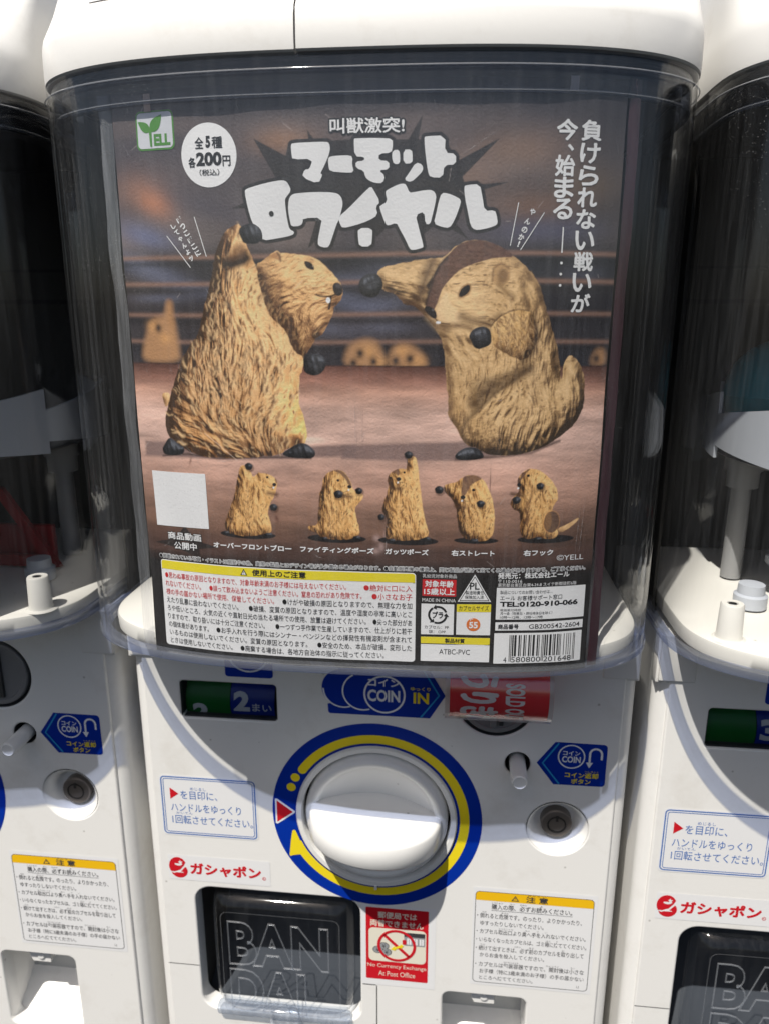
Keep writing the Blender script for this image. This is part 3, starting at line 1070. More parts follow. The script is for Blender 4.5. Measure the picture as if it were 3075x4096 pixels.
# sticker on the sloping top of the hood
def slope(u, v, off=.4):
    k = v / 26 + .30
    dp, z, hw = .0604 - .0424 * k, .4114 + .0256 * k, .1450
    x = u / 1000
    y = -dp * (1 - abs((x - DX) / hw) ** 2.8) ** (1 / 2.8) + TH * x
    return (x, y - off * .0002, z + off * .0003)
b = MB()
b.poly(rrect(-118, .5, -24, 14, 2), slope, 'stick', 5)
so = b.build('hood_sticker', mach)
b = MB()
up_ = lambda u, v: slope(u, v, .8)
b.poly([(-114, 1.5), (-104, 1.0), (-96, 2.2), (-92, 5), (-98, 8), (-110, 7)], up_, 'yellow', 4)
for k in range(3):
    b.line([(-84 + 2 * k + 4 * q, 2 + 3.4 * k) for q in range(12)], 1.3, up_, ('blueink', 'red', 'orange')[k])
b.build('print_lines', so)

# outlines of the printed pictures on the sheet, in mm along it and up it
TRACE = {'L_body':[(-49.1,328.4),(-50.7,328.0),(-53.4,327.1),(-55.4,325.7),(-57.1,323.6),(-58.4,321.2),(-59.9,318.3),(-60.8,316.4),(-61.4,313.5),(-62.0,
310.5),(-62.8,306.6),(-63.9,303.6),(-64.8,300.6),(-66.2,297.6),(-67.3,294.1),(-68.3,290.0),(-69.6,286.4),(-70.9,283.8),(-73.5,280.1),(-76.4,277.0),(-79.1,
272.7),(-81.0,268.4),(-82.8,264.6),(-85.1,259.7),(-86.7,255.3),(-88.5,249.7),(-89.4,246.3),(-89.4,242.4),(-88.2,238.6),(-85.2,235.9),(-81.5,233.8),(-77.3,
231.8),(-71.9,230.6),(-68.3,230.2),(-63.6,230.1),(-55.4,230.1),(-49.6,230.6),(-43.9,231.3),(-38.2,231.8),(-34.8,232.7),(-32.0,235.0),(-28.0,236.7),(-24.4,
237.3),(-23.3,239.5),(-23.2,243.3),(-23.9,247.1),(-24.6,250.3),(-26.1,254.5),(-26.5,259.2),(-25.9,264.0),(-25.7,267.6),(-24.4,268.7),(-23.7,272.3),(-23.7,
274.9),(-25.8,275.9),(-27.3,276.9),(-29.4,280.4),(-30.8,284.5),(-32.3,287.0),(-36.5,290.0),(-39.0,294.5),(-40.9,300.5),(-42.2,306.4),(-42.8,312.3),(-43.5,
313.0),(-45.0,316.2),(-45.9,318.6),(-46.6,320.1),(-46.9,324.8)],'L_head':[(-42.7,312.5),(-40.3,313.7),(-38.1,315.4),(-36.0,316.6),(-34.1,317.9),(-33.1,
317.8),(-32.3,316.5),(-30.8,316.8),(-26.6,316.4),(-22.0,315.7),(-17.9,315.0),(-14.4,312.6),(-11.4,309.7),(-9.4,307.3),(-7.9,305.3),(-6.6,302.9),(-6.4,300.9),
(-7.2,298.5),(-9.0,296.5),(-10.6,294.5),(-11.2,291.6),(-12.8,288.6),(-15.0,284.6),(-18.2,282.5),(-20.4,279.5),(-22.0,276.9),(-23.7,274.9),(-25.8,275.4),
(-28.4,277.4),(-31.4,284.5),(-38.1,290.0),(-41.0,297.5),(-43.4,305.0)],'L_tail':[(-90.0,258.2),(-87.1,258.6),(-85.9,257.5),(-86.8,254.2),(-88.3,251.9),
(-89.5,253.0),(-89.9,255.2),(-90.5,256.5)],'L_paws':[[(-49.5,326.3),(-48.1,327.5),(-45.4,328.4),(-42.8,328.5),(-40.8,327.6),(-40.1,325.7),(-39.6,324.3),
(-40.5,321.4),(-42.7,320.3),(-45.3,320.5),(-47.9,320.8),(-48.6,322.5),(-49.6,324.4)],[(-23.7,274.3),(-22.0,276.2),(-19.9,276.4),(-16.7,275.9),(-14.4,274.2),
(-13.7,272.4),(-15.0,269.0),(-17.5,267.2),(-20.1,266.9),(-22.8,267.9),(-23.9,269.2)],[(-88.2,238.6),(-91.1,234.4),(-92.1,233.3),(-91.8,230.7),(-88.9,230.0),
(-83.7,230.3),(-81.1,231.3),(-80.3,233.9),(-83.3,235.4),(-85.7,237.0)],[(-34.8,232.7),(-31.4,235.0),(-28.0,237.2),(-24.1,237.9),(-20.9,235.7),(-19.3,233.3),
(-20.5,231.1),(-23.2,230.8),(-28.2,230.9),(-32.6,231.4)]],'L_eye':[(-22.6,313.4),(-21.3,313.6),(-19.5,312.9),(-18.5,311.6),(-18.2,310.0),(-20.1,310.2),
(-21.9,311.2)],'L_nose':[(-10.7,303.9),(-9.9,304.9),(-8.4,305.1),(-6.9,303.9),(-6.4,301.9),(-6.9,300.2),(-8.5,299.6),(-10.0,300.4),(-10.7,302.4)],'L_mouth':[[(-17.8,
300.2),(-16.2,299.7),(-13.6,299.5),(-11.0,299.7),(-9.7,300.4)],[(-11.6,299.2),(-12.0,296.5),(-12.4,294.6)]],'L_tooth':[(-12.7,298.0)],'L_armpit':[(-56.8,
315.8),(-54.1,315.8),(-49.7,316.7),(-46.2,318.9),(-46.5,315.7),(-47.0,313.3),(-51.0,312.6),(-54.3,311.7),(-56.2,312.4)],'L_neck':[(-41.7,306.4),(-40.3,
300.5),(-38.2,294.5),(-35.4,290.3),(-31.5,287.3),(-29.8,284.5),(-28.3,280.5),(-26.3,276.9)],'L_ear':[(-37.1,315.4),(-34.9,317.1),(-33.6,317.0),(-32.6,315.6),
(-32.4,313.7),(-34.8,314.6)],'L_flow':[(-53.5,317.3,0.1,-1),(-57.9,287.5,0.15,-1),(-65.5,255.9,0.2,-1),(-37.3,256.4,-0.5,-1),(-28.6,269.7,-0.3,-1),(-60.8,
236.9,0.7,-0.5),(-81.5,241.7,0.8,-0.5),(-19.7,307.3,-1,-0.2),(-27.7,300.0,-0.9,-0.5),(-20.1,290.1,-0.6,-0.8),(-28.2,285.0,-0.2,-1),(-41.4,287.5,0.35,-1),
(-35.1,312.2,-1,-0.3)],'R_body':[(7.3,308.9),(10.4,310.9),(15.3,312.1),(21.5,313.2),(27.5,314.0),(31.8,314.6),(34.8,314.6),(37.2,316.3),(38.9,318.9),(40.7,
319.4),(43.1,320.6),(46.7,321.3),(51.5,320.7),(56.4,319.1),(60.1,317.1),(62.6,315.4),(65.8,313.1),(69.6,309.7),(72.5,306.8),(74.6,303.3),(75.8,299.2),(77.3,
295.0),(78.7,291.4),(80.3,287.2),(81.8,283.0),(83.3,279.3),(84.2,275.0),(85.2,270.7),(85.4,266.9),(86.0,265.4),(86.1,266.9),(86.1,270.7),(86.9,273.8),(88.4,
275.5),(90.1,275.5),(92.9,273.1),(94.8,270.6),(96.1,266.8),(96.7,261.1),(96.6,254.8),(95.3,250.3),(92.2,245.8),(88.3,242.6),(83.8,239.5),(79.3,236.9),(74.2,
235.0),(67.7,233.7),(61.8,233.4),(56.6,233.8),(53.3,234.7),(50.7,236.7),(46.8,237.6),(44.8,239.6),(43.5,241.5),(41.4,245.4),(39.4,248.6),(38.0,250.5),(38.0,
253.7),(37.9,258.2),(37.2,262.6),(36.9,266.9),(36.5,271.3),(35.9,276.8),(35.2,280.5),(33.6,284.2),(31.0,287.8),(27.9,291.4),(26.0,293.2),(23.5,295.6),(19.1,
296.2),(17.3,298.5),(14.2,300.9),(10.1,302.1),(9.8,303.9),(9.2,306.8)],'R_paws':[[(7.2,308.7),(4.3,308.6),(1.5,307.1),(-0.1,304.5),(0.5,301.5),(2.0,299.7),
(5.5,298.8),(8.0,299.7),(9.5,302.1),(10.4,303.9),(9.8,306.2),(8.6,307.7)],[(46.6,285.7),(49.0,287.2),(52.1,287.7),(54.6,286.3),(55.2,283.6),(55.2,280.3),
(52.4,279.0),(49.9,278.2),(47.7,279.3),(47.0,281.5),(45.7,283.0)],[(41.1,233.0),(43.0,235.3),(46.2,237.0),(50.0,237.0),(52.7,235.4),(54.0,233.1),(53.4,
232.1),(49.6,231.4),(44.4,231.1),(42.1,231.7)]],'R_stripe':[(27.7,295.6),(28.4,298.5),(29.6,302.1),(30.4,306.2),(31.9,309.7),(34.2,313.1),(36.6,315.4),
(39.5,318.6),(43.1,320.6),(47.3,321.3),(52.7,320.6),(57.6,318.6),(61.3,316.6),(62.8,314.9),(59.6,314.8),(54.8,314.6),(50.6,313.4),(45.8,312.0),(41.6,310.2),
(38.6,307.6),(36.2,305.0),(34.4,302.7),(33.3,299.7),(32.1,296.2),(30.9,293.8),(29.1,295.0)],'R_nose':[(27.8,295.3),(29.7,295.0),(31.6,293.5),(32.1,291.4),
(31.3,290.9),(29.1,292.6),(27.8,294.1)],'R_eye':[(41.4,300.6),(42.7,302.9),(45.4,304.2),(45.7,302.1),(44.3,300.3),(41.6,299.1)],'R_tooth':[(33.1,289.1)],
'R_mouth':[[(31.6,290.8),(32.9,289.5),(34.4,288.8),(37.8,288.5)]],'R_muzzle':[(31.6,293.8),(33.9,298.5),(36.3,302.1),(37.6,296.8),(42.1,292.6),(42.8,289.0),
(37.8,288.4),(33.5,289.6)],'R_arm':[(54.9,286.6),(56.4,289.6),(58.7,291.7),(62.4,293.5),(66.1,294.3),(69.8,293.7),(72.1,292.0),(73.6,287.8),(74.8,283.6),
(73.4,279.3),(72.0,275.7),(68.3,273.5),(64.5,275.1),(59.3,277.5),(55.5,280.3)],'R_arml':[(55.2,287.8),(56.4,289.7),(58.7,291.8),(62.4,293.6),(66.1,294.4),
(69.8,293.8)],'R_armr':[(72.1,292.0),(73.6,287.8),(74.8,283.6),(73.4,279.3),(72.0,275.7),(68.3,273.5)],'R_belly':[(47.3,263.9),(50.9,267.0),(59.7,267.6),
(69.0,272.0),(73.5,270.7),(69.9,267.0),(62.4,263.9),(57.5,260.8),(53.8,257.0),(50.2,252.5),(47.1,249.9),(46.2,256.3)],'R_cheek':[(42.7,291.4),(46.5,289.9),
(50.8,289.0),(55.2,288.4),(58.8,291.4)],'R_ear':[(58.1,308.0)],'R_slit':[(27.7,303.7),(30.4,307.4),(30.7,305.0),(28.9,302.1)],'R_earneck':[(57.6,303.8),
(60.8,300.9),(63.4,299.1)],'R_flow':[(18.4,306.8,1,-0.15),(48.9,309.7,1,0.1),(49.4,293.8,1,-0.25),(74.1,295.0,0.35,-1),(43.9,270.7,0.2,-1),(60.4,251.9,
-0.6,-1),(60.9,239.0,0.1,-1),(91.1,261.2,0,1),(65.4,283.0,0.2,-1),(81.4,258.2,0,-1),(26.6,296.2,0.6,-1)],'small':[{'body':[(-51.9,227.3),(-53.7,226.7),
(-54.9,223.8),(-55.8,219.7),(-57.3,213.8),(-59.1,209.0),(-61.2,204.1),(-63.0,199.8),(-62.9,196.2),(-60.2,194.6),(-55.4,193.8),(-49.3,194.2),(-43.8,195.4),
(-40.5,196.2),(-40.7,199.7),(-41.7,203.3),(-42.2,205.6),(-41.2,209.2),(-39.0,212.8),(-38.0,215.7),(-37.1,219.2),(-37.8,221.2),(-39.8,222.9),(-42.7,223.6),
(-45.0,223.7),(-45.5,224.2),(-46.5,223.2),(-48.3,221.7),(-48.8,223.1),(-49.6,224.8)],'stripe':[(-38.4,221.8),(-37.5,221.0),(-37.1,219.2),(-37.9,219.2)],
'fists':[(-50.0,226.6,1.82),(-39.3,208.1,1.82)],'nose':(-38.6,218.6,0.93),'eyes':[(-41.7,221.9,0.58)],'feet':[(-62.4,195.0,1.61),(-42.1,195.1,2.02)],'mouth':[[(-41.7,
217.8),(-40.6,217.2),(-39.1,217.5),(-38.5,218.0)],[(-39.4,217.3),(-39.5,216.1)]],'shadow':(-52.0,194.7,13.29),'tail':None},{'body':[(-12.3,225.6),(-9.5,
226.1),(-7.3,225.4),(-5.1,222.9),(-3.7,219.5),(-3.4,217.8),(-1.2,215.5),(1.6,215.3),(1.0,212.7),(-1.3,210.3),(-2.4,208.6),(-1.6,203.9),(-0.5,199.9),(-0.1,
196.9),(-2.5,195.1),(-7.1,193.9),(-12.9,193.9),(-17.5,194.6),(-19.2,196.4),(-22.6,197.7),(-23.9,199.2),(-23.1,200.3),(-19.4,199.9),(-19.0,205.2),(-18.6,
210.5),(-18.2,215.1),(-17.0,218.0),(-16.6,221.5),(-15.2,224.1)],'stripe':[(-12.3,225.6),(-9.0,226.1),(-6.2,224.3),(-4.5,221.2),(-3.5,218.9),(-5.1,218.9),
(-6.2,221.7),(-9.0,224.5)],'fists':[(-9.7,214.9,2.04),(-0.5,216.6,1.69)],'nose':(-4.6,218.4,0.96),'eyes':[(-9.7,221.2,0.62)],'feet':[(-16.3,194.2,1.62),
(-1.7,195.0,1.94)],'mouth':[[(-7.5,215.7),(-6.3,216.1),(-4.9,216.9)]],'shadow':(-10.7,194.4,13.36),'tail':None},{'body':[(20.7,231.7),(23.9,233.0),(25.1,
230.9),(25.8,226.1),(26.4,220.1),(27.1,214.6),(27.8,209.7),(28.7,204.8),(30.0,200.5),(30.8,197.3),(28.9,195.7),(24.1,194.7),(19.2,194.2),(14.4,194.4),(11.3,
195.0),(11.3,198.8),(12.2,203.8),(11.0,206.3),(9.5,207.5),(10.1,210.6),(11.6,214.3),(12.5,218.0),(12.8,219.2),(12.2,222.3),(13.1,224.7),(15.4,226.6),(18.4,
227.2),(20.5,226.4),(20.7,229.1)],'stripe':[(13.4,224.7),(15.7,226.7),(17.3,226.9),(17.2,223.3),(15.1,225.4)],'fists':[(21.3,233.2,1.82),(9.5,204.9,1.63)],
'nose':(17.1,222.4,1.01),'eyes':[(13.7,222.9,0.42),(19.5,225.4,0.53)],'feet':[(14.1,194.2,1.82),(29.8,195.4,1.69)],'mouth':[[(16.4,219.8),(17.4,220.9),
(19.6,220.8)]],'shadow':(21.5,194.2,13.45),'tail':None},{'body':[(36.8,219.7),(39.1,220.9),(42.6,221.7),(44.9,223.7),(47.2,224.7),(50.2,224.6),(53.1,223.4),
(55.3,221.0),(56.9,217.4),(58.5,213.1),(59.3,208.2),(59.7,202.7),(59.1,198.3),(57.1,195.2),(52.9,194.5),(49.3,194.8),(45.7,196.3),(43.8,200.1),(43.0,205.7),
(42.3,210.6),(40.4,214.2),(37.4,216.6)],'stripe':[(44.9,223.7),(47.2,224.7),(50.8,224.7),(53.7,223.1),(50.8,221.9),(48.5,220.4),(47.2,217.4),(46.0,215.2),
(44.4,215.8),(44.6,219.8)],'fists':[(34.9,217.9,1.95),(53.1,211.9,1.78)],'nose':(45.3,214.8,1.06),'eyes':[(49.8,218.1,0.71)],'feet':[(50.8,194.7,2.28)],
'mouth':[[(45.2,213.7),(46.4,213.1),(47.6,213.0)]],'shadow':(51.7,194.9,9.81),'tail':None},{'body':[(74.2,227.6),(77.8,227.2),(81.6,224.5),(84.8,221.4),
(86.9,217.7),(87.6,213.4),(86.0,211.6),(84.7,207.9),(86.0,202.3),(88.7,199.0),(88.2,196.5),(85.2,195.1),(78.9,196.2),(75.3,195.3),(72.2,196.3),(70.8,200.7),
(70.9,204.5),(70.4,208.2),(67.3,209.4),(66.0,212.5),(67.7,215.6),(70.0,217.4),(69.2,219.8),(68.8,222.8),(70.2,225.2),(72.5,227.0)],'stripe':[(70.7,225.5),
(73.3,227.4),(74.5,227.6),(72.5,225.8),(70.0,221.9),(69.2,221.6)],'fists':[(79.0,219.7,1.76),(68.8,213.5,1.86)],'nose':(69.7,220.4,1.01),'eyes':[(73.5,
224.5,0.66)],'feet':[(79.3,195.4,2.1)],'mouth':[[(71.1,218.6),(72.9,218.1),(73.9,216.7)]],'shadow':(83.1,195.3,12.99),'tail':[(88.0,200.3),(92.3,201.7),
(97.2,204.6),(98.2,204.1),(94.3,200.4),(89.4,197.8)]}],'title':[[(-26.5,357.4),(-25.8,358.0),(-18.2,358.2),(-12.1,358.2),(-11.1,357.7),(-10.7,356.0),(-11.0,
354.2),(-11.9,352.0),(-13.3,349.3),(-14.9,346.6),(-13.9,346.3),(-15.7,342.8),(-22.3,345.4),(-21.2,348.3),(-19.1,348.3),(-17.8,352.1),(-25.9,352.0),(-26.3,
353.8)],[(-11.6,352.0),(-10.9,352.8),(-7.5,353.1),(-2.5,353.1),(-1.7,351.9),(-2.1,350.0),(-1.2,346.8),(-4.9,346.8),(-11.0,347.4),(-11.5,349.3)],[(-1.2,
358.8),(-0.8,359.1),(3.2,359.2),(9.2,359.1),(13.9,358.8),(14.0,356.1),(13.5,353.7),(8.7,353.5),(8.5,351.1),(12.6,350.8),(12.7,347.7),(8.5,347.5),(11.1,
345.5),(10.2,342.7),(7.2,342.8),(4.5,343.8),(3.1,345.3),(2.7,347.3),(-0.5,348.4),(-0.6,350.8),(2.8,351.0),(2.9,352.4),(-1.0,352.6)],[(14.0,354.7),(16.5,
354.8),(16.9,352.5),(16.8,349.7),(14.4,349.6),(13.6,352.2)],[(18.1,354.8),(21.4,354.9),(21.8,352.4),(21.7,349.9),(18.2,349.7)],[(23.1,350.3),(25.7,349.3),
(26.0,347.2),(23.9,345.1),(21.2,342.9),(18.5,343.9),(20.4,346.3)],[(26.2,359.0),(26.8,359.5),(34.5,359.7),(34.4,353.5),(38.7,353.2),(38.8,349.2),(34.2,
349.1),(33.8,344.5),(28.8,344.7),(27.9,346.5),(26.9,352.3)],[(-46.4,340.6),(-45.6,341.6),(-42.2,342.5),(-37.9,343.5),(-31.6,344.5),(-29.2,344.3),(-27.9,
343.0),(-26.9,340.5),(-28.9,338.3),(-29.7,337.1),(-29.3,332.0),(-28.7,328.2),(-28.1,325.9),(-26.1,325.0),(-26.8,323.6),(-33.1,322.5),(-39.7,321.6),(-39.6,
324.4),(-40.4,326.4),(-42.2,327.8),(-43.7,328.4),(-45.4,334.8)],[(-28.1,337.1),(-27.0,338.9),(-24.9,339.5),(-17.3,339.9),(-9.1,339.6),(-6.7,338.3),(-5.9,
335.5),(-6.5,333.0),(-7.5,329.8),(-9.0,326.7),(-10.4,322.8),(-11.9,319.0),(-13.6,318.7),(-15.7,319.2),(-16.7,320.4),(-15.6,325.4),(-14.4,330.2),(-22.4,
330.1),(-22.6,328.1),(-23.9,327.1),(-27.3,327.0),(-27.8,328.8),(-28.5,333.3)],[(5.5,341.7),(6.5,340.3),(9.2,335.8),(7.3,334.1),(8.2,330.9),(4.4,328.8),
(-1.1,327.1),(-6.2,326.1),(-7.2,327.6),(-8.0,330.2),(-3.7,333.6),(-0.3,336.7),(3.1,339.8)],[(-0.0,326.1),(5.9,326.1),(5.9,322.7),(5.4,319.0),(0.6,319.0),
(0.1,322.1)],[(11.1,339.5),(11.9,340.3),(16.6,342.4),(18.9,342.5),(19.6,341.4),(20.7,339.1),(22.3,339.3),(27.2,340.1),(29.9,340.0),(31.4,338.2),(31.0,335.1),
(29.8,330.1),(29.1,327.3),(27.1,327.4),(26.7,332.1),(23.2,330.8),(24.4,326.4),(26.6,319.0),(26.1,318.3),(22.2,317.4),(20.9,318.0),(19.4,321.3),(16.7,325.8),
(15.6,328.0),(12.2,326.8),(11.1,327.7),(8.8,333.8),(9.2,334.4),(12.0,335.9)],[(33.4,339.0),(35.9,338.8),(39.3,337.5),(41.2,336.3),(40.7,333.8),(38.8,328.8),
(36.9,325.8),(33.5,326.3),(30.5,327.6),(31.4,331.4),(32.3,335.7)],[(42.2,341.1),(43.0,341.8),(48.4,342.2),(49.6,337.5),(50.6,332.2),(54.7,332.5),(55.5,
330.6),(56.1,327.5),(54.8,326.5),(50.3,325.3),(47.0,325.0),(45.2,326.6),(44.1,331.3),(42.7,336.9)]],'rohole':[(-35.5,332.0)],'burst':[[(-41.9,360.2),(-27.9,
353.0),(-22.6,345.1),(-33.0,345.3)],[(-19.8,362.6),(-16.8,358.8),(-19.2,358.3)],[(25.5,367.0),(23.0,352.4),(17.8,354.9)],[(55.7,358.7),(38.9,350.4),(35.8,
344.9),(38.5,341.9)],[(59.9,343.0),(38.5,341.2),(49.8,340.0)],[(44.7,321.5),(39.5,327.5),(36.2,326.2)],[(-20.7,318.5),(-16.1,331.8),(-9.3,327.9)],[(7.8,
322.7),(3.1,328.5),(13.9,328.4)],[(-52.6,334.2),(-46.7,336.4),(-46.1,334.2)],[(-27.7,357.5),(-20.2,358.3),(-0.1,358.8),(13.8,358.6),(26.3,358.4),(34.8,
358.2),(38.2,352.2),(43.1,341.2),(36.8,331.3),(26.8,323.8),(15.3,326.4),(0.3,327.8),(-29.9,334.6),(-30.9,344.7)]],'ropes':[[315.9,305.1,292.3,281.0]],'bgm':[[(-99.7,
271.5),(-98.2,279.3),(-95.7,284.7),(-93.3,288.9),(-89.9,291.0),(-86.7,291.5),(-85.3,293.6),(-84.4,296.6),(-83.1,297.7),(-82.4,295.6),(-81.9,291.0),(-80.6,
284.8),(-79.9,278.0),(-79.5,271.9)],[(-6.8,270.4),(-4.8,279.1),(-0.3,281.6),(4.1,282.5),(7.9,281.0),(10.1,276.7),(11.4,270.5)],[(12.1,270.5),(13.1,276.7),
(15.5,279.5),(20.5,280.3),(24.3,278.6),(27.5,275.0),(29.1,270.6)],[(98.4,271.8),(99.7,276.8),(102.1,278.6),(104.9,277.3),(105.4,271.7)]],'floorshadow':[[(-101.3,
236.1),(-78.8,236.2),(-43.8,233.6),(-16.0,236.9),(-1.8,237.2),(-1.8,232.0),(-21.6,231.1),(-61.2,229.4),(-102.0,229.1)],[(-7.9,237.0),(22.2,238.4),(45.4,
239.6),(61.0,236.4),(86.5,239.7),(79.3,236.6),(54.7,232.4),(41.8,231.0),(22.3,230.4),(-8.0,230.9)]],'bgeyes':[(-89.5,286.5),(0.6,276.4),(6.3,273.0),(15.5,
273.4),(21.5,274.3),(-2.3,272.3),(101.0,274.3)],'bglight':[(-92.2,287.3),(-86.3,282.1),(4.1,277.3),(8.6,273.0),(18.0,277.4),(25.0,273.7)],'bgarm':[(-83.2,
296.6),(-83.6,292.5),(-83.1,287.4)],'L_pitdark':[(-55.8,312.7),(-53.7,312.3),(-51.0,313.1),(-48.3,313.8),(-46.7,315.0)],'L_pitmid':[(-54.0,317.3),(-51.1,
320.1),(-48.5,320.6),(-46.7,319.1),(-46.6,315.7),(-50.9,314.8),(-54.2,314.3)],'L_wrist':[(-56.4,323.1),(-54.7,324.5),(-55.9,321.2)],'R_chin':[(34.1,287.9),
(37.9,287.7),(42.8,287.9),(46.6,286.6)],'R_stripeedge':[(27.8,296.2),(28.5,299.1),(29.8,303.3),(31.0,307.3),(33.0,311.4),(36.0,314.6)],'R_armshade':[(30.0,
312.6),(27.6,306.8),(25.9,300.9),(24.1,297.9)],'R_armlow':[(11.1,301.5),(17.3,298.5),(23.5,295.9),(27.9,291.7),(31.7,287.5)],'R_chest':[(35.4,286.6),(36.8,
279.3),(37.6,270.7),(38.2,261.3),(38.7,251.8)],'R_ground':[(41.8,231.6),(53.4,232.4),(61.8,233.0),(74.2,234.5),(86.5,239.5)],'L_ground':[(-91.9,229.8),
(-79.2,231.1),(-63.6,229.8),(-43.9,230.9),(-32.6,231.1),(-21.6,230.9)],'L_dense':[(-57.7,290.0),(-58.6,274.6),(-59.5,258.7),(-47.5,250.9),(-50.5,269.4)],
'R_thigh':[(72.3,270.7),(67.4,267.0),(62.5,263.6),(57.5,260.1),(53.2,255.7),(49.5,251.9),(45.8,248.0),(44.2,244.1),(44.7,239.9)],'R_bellyband':[(71.0,270.4),
(64.8,266.7),(57.4,263.3),(52.5,259.8),(49.4,255.7)]}

# ------------------------------------------------------------------ the neighbours: copies of the machine and of each of its parts
def copy_tree(o, parent=None):
    q = o.copy()
    COL.objects.link(q)
    q.parent = parent
    for ch in o.children:
        copy_tree(ch, q)
    return q
PITCH_X = .300
for k, lab in ((-1, 'leftmost white capsule machine, red guard showing inside its dark dome'),
               (1, 'rightmost white capsule machine, teal ball lying inside its dark dome')):
    q = copy_tree(mach)
    q.location = (k * PITCH_X, 0, 0)
    q['label'] = lab
    for ch in q.children_recursive:
        if k == 1 and ch.name.startswith('numerals'):
            b = MB()
            b.text('3', (-85.8, -4.0, -75.8, 8.6), lambda u, v: drum(u, v, .2), 'signwhite', .05)
            b.text('まい', (-74.4, -3.6, -62.6, 1.6), lambda u, v: drum(u, v, .2), 'signwhite', .012)
            n3 = b.build('numerals', ch.parent)
            bpy.data.objects.remove(ch)
            break
for o in list(COL.objects):
    if o.name.startswith('screw_post') or o.name.startswith('roller_cap') or (o.name.startswith('screw') and not o.name.startswith('screw_post')):
        if o.parent and o.parent.parent is mach:
            bpy.data.objects.remove(o)
# the red guard is seen only in the left machine
for o in list(COL.objects):
    if o.name.startswith('red_guard') and o.parent and o.parent.parent and o.parent.parent.location.x > -.1:
        bpy.data.objects.remove(o)

b = MB()
b.lathe([(.0004, .030), (.010, .0287), (.018, .0245), (.025, .017), (.0288, .008), (.0300, 0), (.0306, -.001), (.0300, -.002), (.027, -.014), (.020, -.0235), (.010, -.0295), (.0004, -.031)], (.3 - .074, .070, .2490), 'teal', 56, axis='z')
t = b.build('toy_capsule', None, 60)
t['label'] = 'dark teal ball lying on the wheel inside the right machine'
t['category'] = 'capsule'

# ------------------------------------------------------------------ poster: a curved sheet standing behind the dome's front wall
OX, OY = oval(.1430, .0640, N=2001)
OS = np.concatenate([[0], np.cumsum(np.hypot(np.diff(OX), np.diff(OY)))]) * 1000
OS -= OS[1000]
NXs, NYs = np.gradient(OY, OS), -np.gradient(OX, OS)
_l = np.hypot(NXs, NYs)
NXs, NYs = NXs / _l, NYs / _l
def P(s, z, off=0.0):
    """point of the poster: s along the sheet, z up, off towards the viewer, all in mm"""
    s = np.asarray(s, float)
    z = np.asarray(z, float)
    o = off + .28 * np.sin(s * .055 + z * .021) + .22 * np.sin(z * .07 - s * .03 + 1.3) + .12 * np.sin(s * .19 + z * .11)
    x = np.interp(s, OS, OX) + o / 1000 * np.interp(s, OS, NXs)
    y = np.interp(s, OS, OY) + o / 1000 * np.interp(s, OS, NYs)
    return np.stack(np.broadcast_arrays(x, y, z / 1000), -1)
if P(0, 200, 1)[1] > P(0, 200, 0)[1]:
    NXs, NYs = -NXs, -NYs
def lay(off):
    return lambda u, v: tuple(P(u, v, off))

# ---- the printed picture, worked out spot by spot
RES = .30
S0, S1, Z0, Z1 = -105.0, 106.2, 130.4, 380.2
nx, nz = int((S1 - S0) / RES) + 1, int((Z1 - Z0) / RES) + 1
SS, ZZ = np.meshgrid(S0 + RES * np.arange(nx), Z0 + RES * np.arange(nz))
K = 1.5
def ink(r, g, b):
    return np.array(lin(r, g, b, K))
img = np.zeros((nz, nx, 3))
ident = np.zeros((nz, nx), np.int8)
rng = np.random.default_rng(7)

def noise(cell, seed, w=nx, h=nz):
    """smooth random field, cell in mm (cx, cz)"""
    r = np.random.default_rng(seed)
    cx, cz = cell
    gx, gz = int(w * RES / cx) + 4, int(h * RES / cz) + 4
    g = r.random((gz, gx))
    x, z = np.arange(w) * RES / cx, np.arange(h) * RES / cz
    xi, zi = x.astype(int), z.astype(int)
    fx, fz = x - xi, z - zi
    fx, fz = fx * fx * (3 - 2 * fx), fz * fz * (3 - 2 * fz)
    a = g[zi][:, xi] * (1 - fx) + g[zi][:, xi + 1] * fx
    c = g[zi + 1][:, xi] * (1 - fx) + g[zi + 1][:, xi + 1] * fx
    return a * (1 - fz)[:, None] + c * fz[:, None]

def window(pts, pad):
    p = np.array(pts, float)
    i0 = max(0, int((p[:, 0].min() - pad - S0) / RES))
    i1 = min(nx, int((p[:, 0].max() + pad - S0) / RES) + 2)
    j0 = max(0, int((p[:, 1].min() - pad - Z0) / RES))
    j1 = min(nz, int((p[:, 1].max() + pad - Z0) / RES) + 2)
    return slice(j0, j1), slice(i0, i1)

def dist(pts, X, Z, closed=True):
    d = np.full(X.shape, 1e9)
    n = len(pts)
    for k in range(n if closed else n - 1):
        (ax, az), (bx, bz) = pts[k], pts[(k + 1) % n]
        ex, ez = bx - ax, bz - az
        t = np.clip(((X - ax) * ex + (Z - az) * ez) / (ex * ex + ez * ez + 1e-9), 0, 1)
        d = np.minimum(d, (X - ax - t * ex) ** 2 + (Z - az - t * ez) ** 2)
    return np.sqrt(d)

def sdf(pts, X, Z):
    ins = np.zeros(X.shape, bool)
    n = len(pts)
    for k in range(n):
        (ax, az), (bx, bz) = pts[k], pts[(k + 1) % n]
        if az == bz:
            continue
        ins ^= ((az > Z) != (bz > Z)) & (X < (bx - ax) * (Z - az) / (bz - az) + ax)
    d = dist(pts, X, Z)
    return np.where(ins, -d, d)

